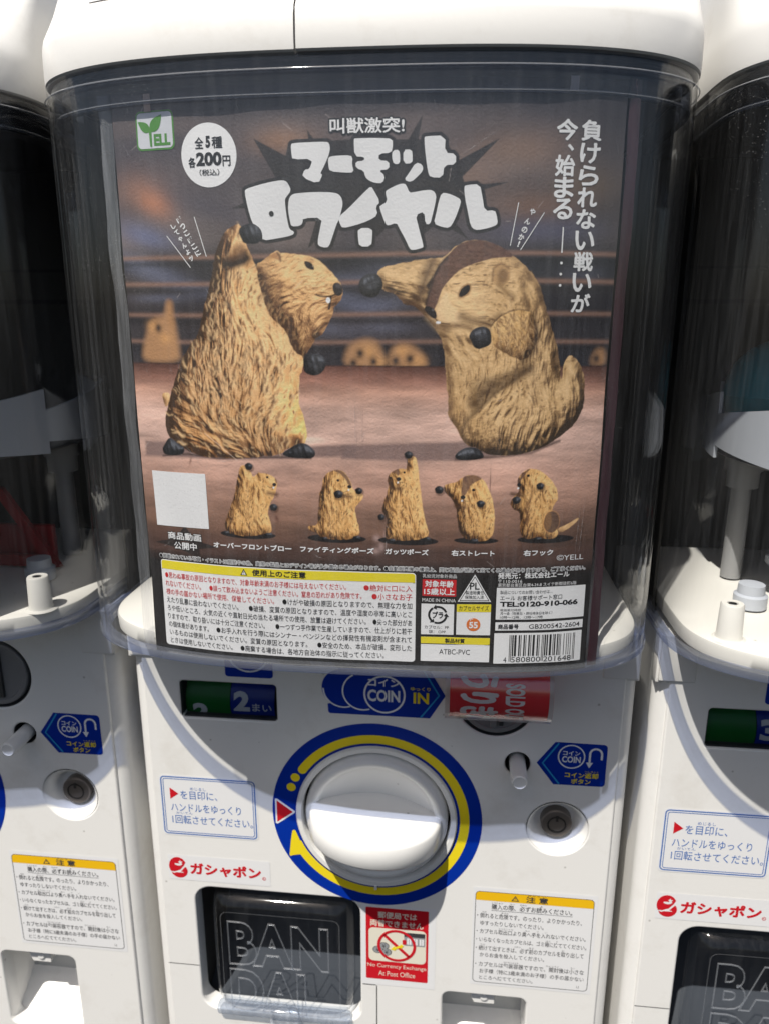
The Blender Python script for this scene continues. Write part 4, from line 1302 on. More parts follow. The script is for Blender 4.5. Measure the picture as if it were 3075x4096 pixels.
def smooth_poly(pts, n=2):
    for _ in range(n):
        q = []
        for k in range(len(pts)):
            a, c = pts[k], pts[(k + 1) % len(pts)]
            q += [(a[0] * .75 + c[0] * .25, a[1] * .75 + c[1] * .25), (a[0] * .25 + c[0] * .75, a[1] * .25 + c[1] * .75)]
        pts = q
    return pts

def fill(pts, col, soft=.35, grow=0.0, alpha=1.0):
    W_ = window(pts, soft + grow + 1)
    X, Z = SS[W_], ZZ[W_]
    a = np.clip(.5 - (sdf(pts, X, Z) - grow) / soft, 0, 1)
    a = a * a * (3 - 2 * a) * alpha
    img[W_] = img[W_] * (1 - a[..., None]) + np.asarray(col) * a[..., None]
    return W_, a

def stroke(pts, wd, col, soft=.35, alpha=1.0, clip=None, mott=0.0):
    W_ = window(pts, soft + wd + 1)
    X, Z = SS[W_], ZZ[W_]
    a = np.clip(.5 - (dist(pts, X, Z, False) - wd / 2) / soft, 0, 1) * alpha
    if mott:
        a = a * np.clip(1 - mott + 2 * mott * noise((2.2, 1.5), 78)[W_], 0, 1)
    if clip is not None:
        a = a * np.clip(.5 - sdf(clip, X, Z) / .4, 0, 1)
    img[W_] = img[W_] * (1 - a[..., None]) + np.asarray(col) * a[..., None]

def ell(cx, cz, rx, rz, col, soft=.35, alpha=1.0):
    fill([(cx + rx * math.cos(t), cz + rz * math.sin(t)) for t in np.linspace(0, 2 * math.pi, 40)[:-1]], col, soft, 0, alpha)

def mixto(col, a):
    img[:] = img * (1 - a[..., None]) + np.asarray(col) * a[..., None]

def blob(cx, cz, rx, rz, col, alpha, rot=0.0):
    x, z = SS - cx, ZZ - cz
    c_, s_ = math.cos(rot), math.sin(rot)
    q = ((x * c_ + z * s_) / rx) ** 2 + ((-x * s_ + z * c_) / rz) ** 2
    mixto(col, alpha * np.exp(-q))

# backdrop: a dim hall out of focus, brown above, dark blue behind the ropes
img[:] = ink(72, 65, 66)
n1 = noise((60, 22), 1) * .6 + noise((26, 12), 2) * .4
mixto(ink(120, 105, 99), np.clip((n1 - .45) * 2.2, 0, .75))
mixto(ink(50, 46, 54), np.clip((.45 - n1) * 2.4, 0, .8))
up = np.clip((ZZ - 352) / 24, 0, 1)
n2 = noise((70, 9), 3)
mixto(ink(38, 36, 42), np.clip(up * 1.1 - .35 * n2, 0, .9))
blob(-78, 346, 30, 7, ink(66, 60, 64), .7, -.2)
blob(-60, 334, 26, 6, ink(60, 56, 66), .65, -.3)
blob(48, 338, 30, 5, ink(58, 50, 50), .7, .25)
blob(-20, 345, 50, 6, ink(72, 62, 60), .5)
blob(0, 374, 95, 6, ink(30, 29, 35), .9)
blob(100, 350, 16, 40, ink(48, 45, 46), .7)
blob(95, 300, 22, 26, ink(34, 32, 34), .7)
blob(-88, 338, 9, 5, ink(172, 110, 74), .75, -.5)
blob(-96, 343, 14, 8, ink(130, 96, 80), .5)
blob(-30, 359, 13, 5, ink(150, 110, 78), .5)
blob(62, 355, 20, 7, ink(134, 106, 86), .55)
blob(40, 345, 16, 6, ink(128, 98, 76), .4)
blob(92, 342, 14, 7, ink(92, 74, 56), .6)
blob(70, 334, 18, 6, ink(128, 92, 66), .45)
blob(75, 325, 22, 5, ink(76, 76, 98), .6)
blob(-92, 324, 15, 5, ink(88, 96, 128), .7, -.3)
low = np.clip((322 - ZZ) / 8, 0, 1)
n3 = noise((45, 7), 5)
mixto(ink(26, 26, 34), low * np.clip(.75 + .3 * n3, 0, .95))
for cx, cz, rx, rz, al, ro in ((-92, 311, 20, 4.5, .8, -.35), (-70, 303, 22, 2.6, .5, -.2), (-10, 300, 20, 4, .62, -.35), (8, 296, 14, 3, .55, .1), (2, 306, 26, 3, .5, 0), (20, 311, 14, 3, .4, 0), (-88, 299, 14, 2, .5, 0), (92, 308, 10, 3, .25, 0), (-20, 288, 20, 3.5, .5, -.15), (10, 287, 12, 2.5, .4, 0)):
    blob(cx, cz, rx, rz, ink(94, 98, 118), al * .9, ro)
for z_, al in zip(TRACE['ropes'][0], (.8, .8, .75, .7)):
    zz = z_ + .5 * np.sin(SS * .025)
    mixto(ink(128, 98, 84), al * np.exp(-((ZZ - zz) / 1.0) ** 2))
    mixto(ink(20, 18, 22), .55 * np.exp(-((ZZ - zz + 2.6) / 1.4) ** 2))
# animals out of focus behind the ropes
for k, pts in enumerate(TRACE['bgm']):
    W_, a_ = fill(smooth_poly(pts), ink(160, 120, 84), 4.5)
for cx, cz in TRACE['bglight']:
    blob(cx, cz, 3.0, 2.4, ink(196, 146, 92), .6)
for cx, cz in TRACE['bgeyes']:
    blob(cx, cz, 1.7, 2.0, ink(40, 32, 32), .95)
stroke(TRACE['bgarm'], 3.0, ink(158, 116, 76), 3.0, .6)
# the mat
fl = np.clip((271.2 - ZZ) / .5 + .5, 0, 1)
n4 = noise((40, 4.5), 11) * .5 + noise((14, 2.4), 12) * .3 + noise((5, 1.2), 13) * .2
h = np.clip((271 - ZZ) / 141, 0, 1)
stops = [(0.0, (84, 54, 46)), (.04, (140, 100, 86)), (.08, (178, 138, 120)), (.14, (202, 167, 152)), (.22, (203, 169, 155)), (.32, (188, 150, 134)), (.38, (168, 132, 116)), (.45, (134, 103, 88)), (.52, (104, 78, 65)), (.59, (78, 57, 50)), (.65, (60, 46, 42)), (.8, (48, 38, 35)), (1, (40, 32, 30))]
g = np.stack([np.interp(h, [q[0] for q in stops], [q[1][c_] for q in stops]) for c_ in range(3)], -1)
g = g * (1 + (n4[..., None] - .5) * .46) * np.array([.985, .98, .975])
edge = np.clip((np.abs(SS) - 70) / 40, 0, 1)[..., None]
g = g * (1 - .10 * edge)
def tolin(v):
    v = np.clip(v, 0, 255) / 255
    return np.where(v <= .04045, v / 12.92, ((v + .055) / 1.055) ** 2.4) * K
img[:] = img * (1 - fl[..., None]) + tolin(g) * fl[..., None]
stroke([(-105, 271.3), (106, 271.0)], .5, ink(48, 28, 26), .6, .8)
for pts in TRACE['floorshadow']:
    fill(pts, ink(116, 95, 90), 2.2, 0, .92)
for cx, cz, rx, rz, al, ro in ((-40, 207, 2, 2.4, .5, .4), (-38, 203, .8, 1.6, .7, .3), (0, 200, 3, 6, .0, 0), (-78, 228, .5, 2.0, .6, -.3), (57, 221, .25, 6, .75, 0), (22, 215, 6, 1, .3, 0)):
    blob(cx, cz, rx, rz, ink(70, 40, 34), al, ro)
for cx, cz, rx, rz in ((7.5, 195, 1.6, 1.5), (7.0, 189, 1.8, 1.6), (9.6, 191, 1.3, 2.0), (11.5, 196, .9, 2.5)):
    blob(cx, cz, rx, rz, ink(172, 146, 140), .6)
lowd = np.clip((184.0 - ZZ) / 3.0, 0, 1)
mixto(ink(36, 28, 26), lowd * .9)
lowd = np.clip((180.0 - ZZ) / 2.0, 0, 1) * .85
mixto(ink(25, 24, 24), lowd)
mixto(ink(22, 22, 23), np.clip((134.5 - ZZ) / .6, 0, 1))
# fine grain of the paper and the print
img *= (1 + (rng.random((nz, nx)) - .5) * .10)[..., None]

# burst and black rims behind the headline
for pts in TRACE['burst']:
    fill(pts, ink(38, 34, 33), .5, 0, .97)
for pts in TRACE['title']:
    fill(smooth_poly(pts, 1), ink(33, 30, 30), .35, 1.35)
for cx, cz, a0 in ((-84.3, 186.5, 0.2), (-96, 187, 3.0), (-72, 187.3, .1), (-84, 194.6, 1.5), (-78, 182.6, -1.2)):
    fill([(-84 + 7 * math.cos(a0 + 1.2), 188 + 3 * math.sin(a0 + 1.2)), (cx + 5 * math.cos(a0), cz + 2 * math.sin(a0)), (-84 + 7 * math.cos(a0 - 1.2), 188 + 3 * math.sin(a0 - 1.2))], ink(40, 34, 32), .5)

# ---- fur
def box_blur(a, r, n=2):
    for _ in range(n):
        for ax in (0, 1):
            p = np.concatenate([np.repeat(a.take([0], ax), r + 1, ax), a, np.repeat(a.take([-1], ax), r, ax)], ax)
            cs = np.cumsum(p, ax)
            a = (cs.take(range(2 * r + 1, cs.shape[ax]), ax) - cs.take(range(0, cs.shape[ax] - 2 * r - 1), ax)) / (2 * r + 1)
    return a

def fur(W_, vx, vz, seed, length, fine):
    """noise drawn out along the lie of the hair"""
    h_, w_ = vx.shape
    r = np.random.default_rng(seed)
    base = box_blur(r.random((h_, w_)), fine, 1)
    base = (base - base.mean()) / base.std()
    acc = np.zeros_like(base)
    tot = 0
    jj, ii = np.mgrid[0:h_, 0:w_].astype(float)
    for sg_ in (1, -1):
        y, x = jj.copy(), ii.copy()
        for k in range(length):
            yi, xi = np.clip(y.round().astype(int), 0, h_ - 1), np.clip(x.round().astype(int), 0, w_ - 1)
            wt = 1 - k / length
            acc += base[yi, xi] * wt
            tot += wt
            x += vx[yi, xi] * sg_
            y += vz[yi, xi] * sg_
    acc /= acc.std()
    return acc

def pelt(pts, flow, idn, R, seed, length=7, fine=1, light=(.45, .50, .74), bright=1.0, tone=((92, 64, 42), (188, 148, 102), (222, 186, 138)), pits=.5, mask=None, rough=.32):
    pts = smooth_poly(pts, 1)
    W_ = window(pts, 1)
    X, Z = SS[W_], ZZ[W_]
    d = sdf(pts, X, Z)
    # ragged outline
    rag = noise((1.6, 1.6), seed + 50)[W_] - .5
    d = d + rag * .55 * min(1, R / 8)
    vx, vz, ww = np.zeros_like(X), np.zeros_like(X), np.zeros_like(X)
    for fx, fz, ax, az in flow:
        wgt = 1 / ((X - fx) ** 2 + (Z - fz) ** 2 + 4) ** 1.4
        vx += ax * wgt
        vz += az * wgt
    l = np.hypot(vx, vz) + 1e-9
    vx, vz = vx / l, vz / l
    bend = (noise((7, 7), seed + 3)[W_] - .5) * 1.1
    vx, vz = vx * np.cos(bend) - vz * np.sin(bend), vx * np.sin(bend) + vz * np.cos(bend)
    t = np.clip(-d / R, 0, 1)
    hgt = np.sqrt(np.clip(1 - (1 - t) ** 2, 0, 1)) * R
    hgt = box_blur(hgt, 4, 2)
    f1 = fur(W_, vx, vz, seed, length * 2, fine + 1)
    f2 = fur(W_, vx, vz, seed + 1, length, fine)
    lump = (noise((5, 7), seed + 9)[W_] - .5) * 2
    hgt2 = hgt + rough * f1 * min(1, R / 10) + .08 * f2 * min(1, R / 10) + .8 * lump * min(1, R / 12)
    gz, gx = np.gradient(hgt2, RES)
    nl = 1 / np.sqrt(1 + gx ** 2 + gz ** 2)
    L = np.array(light) / np.linalg.norm(light)
    sh = np.clip((-gx * L[0] - gz * L[1] + L[2]) * nl, 0, 1.2)
    pit = np.clip(-f1 * .55 - .25 - lump * .4, 0, 1) * pits + np.clip(-f2 - .9, 0, 1) * pits * .5
    v = np.clip(sh * bright * (1 - .62 * pit), 0, 1.15)
    T_ = np.array(tone, float)
    xs = [0, .12, .58, 1.05]
    cols = np.stack([np.interp(v, xs, [T_[0][c_] * .55, T_[0][c_], T_[1][c_], T_[2][c_]]) for c_ in range(3)], -1)
    cols = tolin(cols)
    a = np.clip(.5 - d / .35, 0, 1)
    if mask is not None:
        a = a * mask(X, Z)
    img[W_] = img[W_] * (1 - a[..., None]) + cols * a[..., None]
    if idn:
        ident[W_][a > .5] = idn
    return W_

def hairs(poly, flow, seed, count, ln, wd, dark, lightc, alpha, dens=None, spread=.5):
    """single tufts: a dark gap with a lit edge beside it, laid along the coat"""
    r = np.random.default_rng(seed)
    p = np.array(poly)
    lo, hi = p.min(0), p.max(0)
    pts = r.uniform(lo, hi, (count * 3, 2))
    keep = sdf(poly, pts[:, 0], pts[:, 1]) < -.7
    pts = pts[keep][:count]
    F = np.array(flow, float)
    for x, z in pts:
        if dens is not None and r.random() > dens(x, z):
            continue
        wgt = 1 / ((x - F[:, 0]) ** 2 + (z - F[:, 1]) ** 2 + 4) ** 1.4
        a = math.atan2((wgt * F[:, 3]).sum(), (wgt * F[:, 2]).sum()) + r.normal(0, .22)
        l_, w_, al = ln * r.uniform(.5, 1.4), wd * r.uniform(.6, 1.5), alpha * r.uniform(.45, 1.1)
        c_, s_ = math.cos(a), math.sin(a)
        pad = l_ + 1
        i0, i1 = int((x - pad - S0) / RES), int((x + pad - S0) / RES) + 2
        j0, j1 = int((z - pad - Z0) / RES), int((z + pad - Z0) / RES) + 2
        W_ = (slice(max(j0, 0), j1), slice(max(i0, 0), i1))
        X, Z = SS[W_] - x, ZZ[W_] - z
        u, v = X * c_ + Z * s_, -X * s_ + Z * c_
        v = v + .25 * np.sin(u * 1.7 + x)
        taper = np.clip(1 - np.abs(u) / l_, 0, 1)
        sg = 1 if s_ * .5 + c_ * .5 < 0 else -1
        g2 = np.exp(-((v - sg * w_ * 1.15) / (w_ * .8)) ** 2) * taper ** .6 * min(1, al) * spread
        img[W_] = img[W_] * (1 - g2[..., None]) + np.asarray(lightc) * g2[..., None]
        g1 = np.exp(-(v / (w_ * (.45 + .55 * taper))) ** 2) * taper ** .6 * min(1, al)
        img[W_] = img[W_] * (1 - g1[..., None]) + np.asarray(dark) * g1[..., None]

def paw(pts, idn, seed=0, light=(.45, .50, .74)):
    pts = smooth_poly(pts, 2)
    W_ = window(pts, 1)
    X, Z = SS[W_], ZZ[W_]
    d = sdf(pts, X, Z)
    R = 4.0
    t = np.clip(-d / R, 0, 1)
    hgt = np.sqrt(np.clip(1 - (1 - t) ** 2, 0, 1)) * R + .7 * np.abs(np.sin(X * 1.25 + Z * .35 + seed)) + (noise((2.2, 2.2), seed + 90)[W_] - .5)
    hgt = box_blur(hgt, 2, 1)
    gz, gx = np.gradient(hgt, RES)
    L = np.array(light) / np.linalg.norm(light)
    sh = np.clip((-gx * L[0] - gz * L[1] + L[2]) / np.sqrt(1 + gx ** 2 + gz ** 2), 0, 1)
    cols = np.stack([np.interp(sh, [0, .6, .9, 1], q) for q in ((14, 34, 56, 92), (14, 34, 57, 95), (16, 37, 62, 102))], -1)
    a = np.clip(.5 - d / .35, 0, 1)
    img[W_] = img[W_] * (1 - a[..., None]) + tolin(cols) * a[..., None]
    ident[W_][a > .5] = idn

TR = TRACE
DK = ink(70, 46, 30)
# the five small figures with their cast discs and names
down = [(0, 215, .05, -1)]
for k, f in enumerate(TR['small']):
    cx, cz, r_ = f['shadow']
    ell(cx, cz, r_, r_ * .155, ink(24, 20, 20), .4)
    if f['tail']:
        pelt(f['tail'], [(85, 196, 1, .3)], 3 + k, 2.0, 400 + k, 4, 1)
    for p in f['feet']:
        pts = [(p[0] + p[2] * math.cos(t), p[1] + p[2] * .55 * math.sin(t)) for t in np.linspace(0, 6.283, 18)[:-1]]
        paw(pts, 3 + k, k)
    W_ = pelt(f['body'], down, 3 + k, 5.0, 300 + 7 * k, 4, 1, light=(.55, .35, .75), bright=1.04, pits=.6, rough=.5, tone=((92, 60, 32), (190, 144, 88), (222, 178, 120)))
    hairs(f['body'], down, 500 + k, 240, .9, .26, ink(84, 56, 32), ink(224, 180, 118), .85, lambda x, z, c=f['nose'][1]: .9 if z < c - 2 else .25)
    if f['stripe']:
        fill(smooth_poly(f['stripe'], 1), ink(92, 66, 56), .5, 0, .85)
    # soft dark under the chin and between the arms
    n_ = f['nose']
    stroke([(n_[0] - 3.0, n_[1] - 4.0), (n_[0] + .8, n_[1] - 4.6)], 1.6, DK, 1.6, .85)
    for p in f['fists']:
        ell(p[0] + .4, p[1] - .6, p[2] * 1.15, p[2] * 1.1, ink(60, 40, 28), .9, .6)
    for p in f['feet']:
        pts = [(p[0] + p[2] * .9 * math.cos(t), p[1] + p[2] * .5 * math.sin(t)) for t in np.linspace(0, 6.283, 18)[:-1]]
        paw(pts, 3 + k, k)
    for p in f['fists']:
        pts = [(p[0] + p[2] * math.cos(t) * (1 + .08 * math.sin(5 * t)), p[1] + p[2] * .92 * math.sin(t)) for t in np.linspace(0, 6.283, 22)[:-1]]
        paw(pts, 3 + k, k)
    ell(n_[0], n_[1], n_[2], n_[2] * .85, ink(26, 24, 26), .3)
    for p in f['eyes']:
        ell(p[0], p[1], p[2], p[2] * .95, ink(18, 15, 14), .3)
    for m_ in f['mouth']:
        stroke(m_, .22, ink(34, 24, 22), .3)
    ell(n_[0] - .4, n_[1] - n_[2] * 1.5, .4, .45, ink(230, 228, 224), .3)
# last figure: the damp round mark on the sheet at its hip
ell(85.0, 203.3, 3.9, 5.4, ink(196, 140, 84), .5, .55)
ell(85.2, 203.2, 3.5, 5.0, ink(74, 56, 48), .5, .9)
ell(83.6, 203.6, 1.5, 4.2, ink(128, 92, 58), .8, .8)

# left animal
stroke(TR['L_ground'], .8, ink(26, 17, 15), .9, .8)
stroke(TR['R_ground'], 1.0, ink(34, 23, 20), 1.2, .8)
pelt(TR['L_tail'], [(-83, 255, 0, -1)], 1, 3, 21)
pelt(TR['L_head'], TR['L_flow'], 1, 15, 31, 6, 1, light=(.35, .62, .70), bright=1.0, pits=.35, tone=((104, 70, 44), (200, 156, 106), (230, 190, 138)))
# shade of the body on the neck
W_ = window(TR['L_head'], 1)
X, Z = SS[W_], ZZ[W_]
dn = dist(TR['L_neck'], X, Z, False)
a_ = np.clip(1 - dn / 8.0, 0, 1) ** 1.3 * .85 * (sdf(TR['L_head'], X, Z) < 0)
a_ *= np.clip(.55 + .9 * (noise((2.2, 3.0), 77)[W_]), 0, 1)
img[W_] = img[W_] * (1 - a_[..., None]) + DK * .8 * a_[..., None]
W_ = pelt(TR['L_body'], TR['L_flow'], 1, 19, 41, 7, 3, light=(.62, .30, .72), bright=1.06, pits=.62, rough=.62, tone=((100, 68, 42), (194, 149, 101), (226, 184, 134)))
# the lit strip of the belly and the shaded back, thigh
X, Z = SS[W_], ZZ[W_]
inside_ = (sdf(TR['L_body'], X, Z) < 0)
def tint(cx, cz, rx, rz, col, al, ro=0.0):
    x, z = X - cx, Z - cz
    c_, s_ = math.cos(ro), math.sin(ro)
    q = ((x * c_ + z * s_) / rx) ** 2 + ((-x * s_ + z * c_) / rz) ** 2
    a = al * np.exp(-q) * inside_
    img[W_] = img[W_] * (1 - a[..., None]) + img[W_] * np.asarray(col) * a[..., None]
tint(-27, 252, 9, 14, (1.30, 1.18, .95), .9)
tint(-22, 240, 6, 9, (1.35, 1.2, .95), .9)
tint(-65, 262, 14, 18, (.74, .72, .74), .8)
tint(-62, 250, 20, 8, (.80, .72, .62), .8)
tint(-75, 236, 14, 9, (1.12, 1.02, .85), .8)
tint(-55, 224, 30, 5, (.92, .80, .62), .8)
tint(-50, 300, 6, 14, (1.12, 1.1, 1.05), .7)
def dense_l(x, z):
    q = max(math.exp(-((x - a) ** 2 + (z - c) ** 2) / 420) for a, c in TR['L_dense'])
    return .30 + .70 * q
hairs(TR['L_body'], TR['L_flow'], 81, 620, 1.5, .42, ink(92, 62, 40), ink(230, 192, 142), .8, dense_l, .8)
hairs(TR['L_body'], TR['L_flow'], 82, 320, 2.3, .62, ink(74, 50, 32), ink(232, 194, 144), .85, dense_l, .85)
hairs(TR['L_head'], TR['L_flow'], 83, 420, 1.5, .28, ink(122, 82, 50), ink(220, 180, 126), .6, lambda x, z: .9 if x < -32 else .35)
hairs(TR['L_head'], TR['L_flow'], 84, 90, 1.6, .5, ink(86, 54, 34), ink(206, 160, 108), .7, lambda x, z: .95 if x < -33 and z < 296 else .1)
fill(smooth_poly(TR['L_pitmid'], 1), ink(120, 84, 52), 3.0, 0, .85)
fill(smooth_poly(TR['L_armpit'], 1), ink(84, 56, 36), 2.2, 0, .88)
stroke(TR['L_pitdark'], 3.4, ink(36, 23, 17), 2.4, .97, clip=TR['L_body'])
stroke(TR['L_wrist'], .8, ink(96, 64, 40), 1.2, .7)
dn = dist(TR['L_neck'], X, Z, False)
stroke(TR['L_neck'], .5, ink(70, 44, 28), 1.2, .6)
fill(smooth_poly(TR['L_ear'], 1), ink(150, 104, 66), .8, 0, .8)
stroke(TR['L_ear'][2:5], .9, ink(74, 46, 30), .8, .8)
for q in TR['L_paws']:
    paw(q, 1, 3)
fill(smooth_poly(TR['L_eye'], 1), ink(24, 16, 12), .4)
ell(TR['L_eye'][3][0] - .3, TR['L_eye'][3][1], .35, .3, ink(150, 130, 110), .3)
fill(smooth_poly(TR['L_nose'], 1), ink(36, 33, 36), .4)
ell(TR['L_nose'][2][0], TR['L_nose'][2][1] - 1.2, 1.2, 1.0, ink(74, 70, 74), 1.0, .7)
stroke(TR['L_mouth'][0], .55, ink(38, 27, 24), .4)
stroke(TR['L_mouth'][1], .9, ink(38, 27, 24), .4)
ell(*TR['L_tooth'][0], .95, 1.15, ink(232, 230, 224), .35)
# ground contact


# right animal
W_ = pelt(TR['R_body'], TR['R_flow'], 2, 17, 61, 6, 2, light=(-.25, .45, .85), bright=1.03, pits=.55, rough=.52, tone=((84, 62, 40), (182, 148, 104), (212, 178, 132)))
X, Z = SS[W_], ZZ[W_]
inside_ = (sdf(TR['R_body'], X, Z) < 0)
hairs(TR['R_body'], TR['R_flow'], 91, 420, 1.1, .42, ink(100, 70, 42), ink(214, 176, 124), .75, lambda x, z: .95 if (z < 268 and x < 78) or z > 290 else .3)
fill([(29, 291), (33, 287), (44, 284), (52, 290), (54, 300), (46, 305), (38, 302), (32, 297)], ink(220, 186, 140), 6.0, 0, .6)
hairs(TR['R_body'], TR['R_flow'], 92, 260, .75, .48, ink(76, 52, 28), ink(212, 172, 116), .9, lambda x, z: .95 if z < 262 and 50 < x < 80 else .05)
stroke(TR['R_armshade'], 3.5, ink(66, 44, 28), 5.0, .93, clip=TR['R_body'])
stroke(TR['R_armlow'], 1.4, ink(86, 58, 36), 3.0, .85, clip=TR['R_body'])
stroke(TR['R_chest'], 1.4, ink(92, 62, 38), 3.5, .8, clip=TR['R_body'])
fill(smooth_poly(TR['R_muzzle'], 1), ink(216, 184, 142), 1.6, 0, .85)
stroke(TR['R_chin'], 1.3, ink(80, 52, 30), 2.6, .95, clip=TR['R_body'])
tint(40, 250, 12, 16, (.88, .82, .74), .8)
tint(60, 275, 16, 30, (1.03, 1.0, .95), .6)
tint(32, 275, 5, 20, (.86, .84, .84), .7)
a_ = np.clip(.5 - sdf(smooth_poly(TR['R_belly'], 1), X, Z) / 3.5, 0, 1) * np.clip(.35 + noise((2.4, 1.4), 78)[W_] * .5, 0, 1) * .75 * inside_
img[W_] = img[W_] * (1 - a_[..., None]) + ink(66, 46, 26) * a_[..., None]
stroke(TR['R_bellyband'], 4.0, ink(70, 48, 28), 5.0, .9, clip=TR['R_body'], mott=.45)
stroke(TR['R_thigh'], .9, ink(66, 46, 26), 2.2, .9, clip=TR['R_body'])
stroke(TR['R_cheek'], 2.4, ink(76, 52, 30), 4.0, .92, clip=TR['R_body'])
fill(smooth_poly(TR['R_arm'], 1), ink(190, 148, 98), 1.6, 0, .35)
pelt(TR['R_arm'], TR['R_flow'], 2, 7, 71, 6, 1, light=(-.45, .45, .78), bright=1.05, pits=.5, tone=((80, 56, 34), (186, 146, 94), (216, 178, 124)))
hairs(TR['R_arm'], TR['R_flow'], 93, 200, 1.5, .36, ink(112, 78, 48), ink(222, 186, 136), .75)
stroke(TR['R_arml'], .45, ink(56, 36, 22), .7, .8)
stroke(TR['R_armr'], 1.6, ink(60, 40, 24), 2.4, .9)
ell(*TR['R_ear'][0], 3.9, 4.6, ink(168, 132, 90), 1.4, .8)
stroke([(TR['R_ear'][0][0] - 3.4, TR['R_ear'][0][1] - 2.5), (TR['R_ear'][0][0] - 3.2, TR['R_ear'][0][1] + 2.4), (TR['R_ear'][0][0], TR['R_ear'][0][1] + 4.4), (TR['R_ear'][0][0] + 3, TR['R_ear'][0][1] + 2.6)], .5, ink(96, 68, 42), 1.0, .8)
ell(TR['R_ear'][0][0] + .8, TR['R_ear'][0][1] - .6, 2.2, 2.8, ink(104, 76, 48), 2.2, .75)
stroke(TR['R_earneck'], 2.2, ink(104, 76, 44), 2.5, .65)
fill(TR['R_slit'], ink(46, 30, 22), 1.0)
W2, a2 = fill(smooth_poly(TR['R_stripe'], 1), ink(84, 58, 50), .5, .15, .97)
nn = noise((1.0, .8), 91)[W2]
img[W2] *= (1 + (nn - .5) * .5 * (a2 > .3))[..., None]
stroke(TR['R_stripeedge'], 1.1, ink(40, 27, 22), 1.2, .92)
for q in TR['R_paws']:
    paw(q, 2, 5, (-.2, .5, .84))
fill(smooth_poly(TR['R_eye'], 1), ink(120, 84, 50), .9, .7, .7)
fill(smooth_poly(TR['R_eye'], 1), ink(16, 12, 11), .35, .15)
fill(smooth_poly(TR['R_nose'], 1), ink(24, 21, 23), .4, .45)
ell(TR['R_nose'][2][0] - .8, TR['R_nose'][2][1] + .6, .6, .4, ink(92, 88, 92), .6, .7)
stroke(TR['R_mouth'][0], .4, ink(60, 40, 28), .5)
ell(*TR['R_tooth'][0], 1.0, .55, ink(236, 234, 230), .3)


# scuffs on the sheet
r = np.random.default_rng(5)
for _ in range(26):
    x_, z_ = r.uniform(S0 + 6, S1 - 6), r.uniform(Z0 + 6, Z1 - 6)
    t_ = r.uniform(0, 6.28)
    l_ = r.uniform(1, 5)
    stroke([(x_, z_), (x_ + l_ * math.cos(t_), z_ + l_ * math.sin(t_))], .12, ink(190, 180, 176), .25, .5)
stroke([(-70, 241), (-64, 236.5), (-55, 229)], .14, ink(225, 205, 190), .25, .8)
img = np.clip(img, .002, .95)

poster = empty('poster', (0, 0, 0), 'curved product poster of two sparring marmots, behind the middle dome', 'poster')
def sheet_part(name, sel, parent):
    """the faces of the printed grid chosen by sel as one mesh"""
    j, i = np.nonzero(sel)
    q = np.stack([j * nx + i, j * nx + i + 1, (j + 1) * nx + i + 1, (j + 1) * nx + i], 1)
    u, inv = np.unique(q, return_inverse=True)
    inv = inv.reshape(q.shape)
    co = P(SS.ravel()[u], ZZ.ravel()[u])
    me = bpy.data.meshes.new(name)
    me.vertices.add(len(u))
    me.vertices.foreach_set('co', co.astype(np.float32).ravel())
    nf = len(q)
    me.loops.add(nf * 4)
    me.loops.foreach_set('vertex_index', inv.astype(np.int32).ravel())
    me.polygons.add(nf)
    me.polygons.foreach_set('loop_start', np.arange(0, nf * 4, 4, dtype=np.int32))
    me.update(calc_edges=True)
    at = me.attributes.new('ink', 'FLOAT_COLOR', 'POINT')
    c4 = np.ones((len(u), 4), np.float32)
    c4[:, :3] = img.reshape(-1, 3)[u]
    at.data.foreach_set('color', c4.ravel())
    me.materials.append(M['print'])
    me.shade_smooth()
    o = bpy.data.objects.new(name, me)
    COL.objects.link(o)
    o.parent = parent
    return o
cell = ident[:-1, :-1]
sheet_part('backdrop_print', cell == 0, poster)
for k in range(1, 8):
    if (cell == k).any():
        sheet_part('marmot_picture', cell == k, poster)

# ---- lettering and panels printed on the sheet
b = MB()
for pts in TRACE['title']:
    b.poly(smooth_poly(pts, 1), lay(.16), 'paper', 6)
ttl = b.build('title_lettering', poster)
b = MB()
b.disc(TRACE['rohole'][0], 1.0, lay(.30), 'inkblack')
b.build('letter_eye', ttl)
b = MB()
b.fat('叫獣激突!', (-10.6, 361.0, 18.4, 366.4), lay, .12, 'inkblack', .75, 12)
b.fat('叫獣激突!', (-10.6, 361.0, 18.4, 366.4), lay, .24, 'paper', .13, 5)
b.build('subtitle_lettering', poster)

b = MB()
b.disc((-61.0, 354.6), 11.9, lay(.16), 'paper', 64, 12.1, cut=5)
bd = b.build('price_badge', poster)
b = MB()
b.fat('全', (-66.6, 357.2, -63.0, 361.4), lay, .26, 'ink', .10, 4)
b.text('5', (-62.0, 357.4, -60.0, 361.8), lay(.26), 'ink', .05)
b.fat('種', (-59.3, 357.2, -55.0, 361.4), lay, .26, 'ink', .10, 4)
b.fat('各', (-69.8, 350.2, -66.8, 354.0), lay, .26, 'ink', .10, 4)
b.text('200', (-66.4, 350.6, -55.4, 355.8), lay(.26), 'ink', .045)
b.fat('円', (-55.0, 350.4, -51.8, 354.2), lay, .26, 'ink', .10, 4)
b.text('（税込）', (-65.2, 346.9, -56.6, 349.4), lay(.26), 'ink', .012)
b.build('lettering', bd)

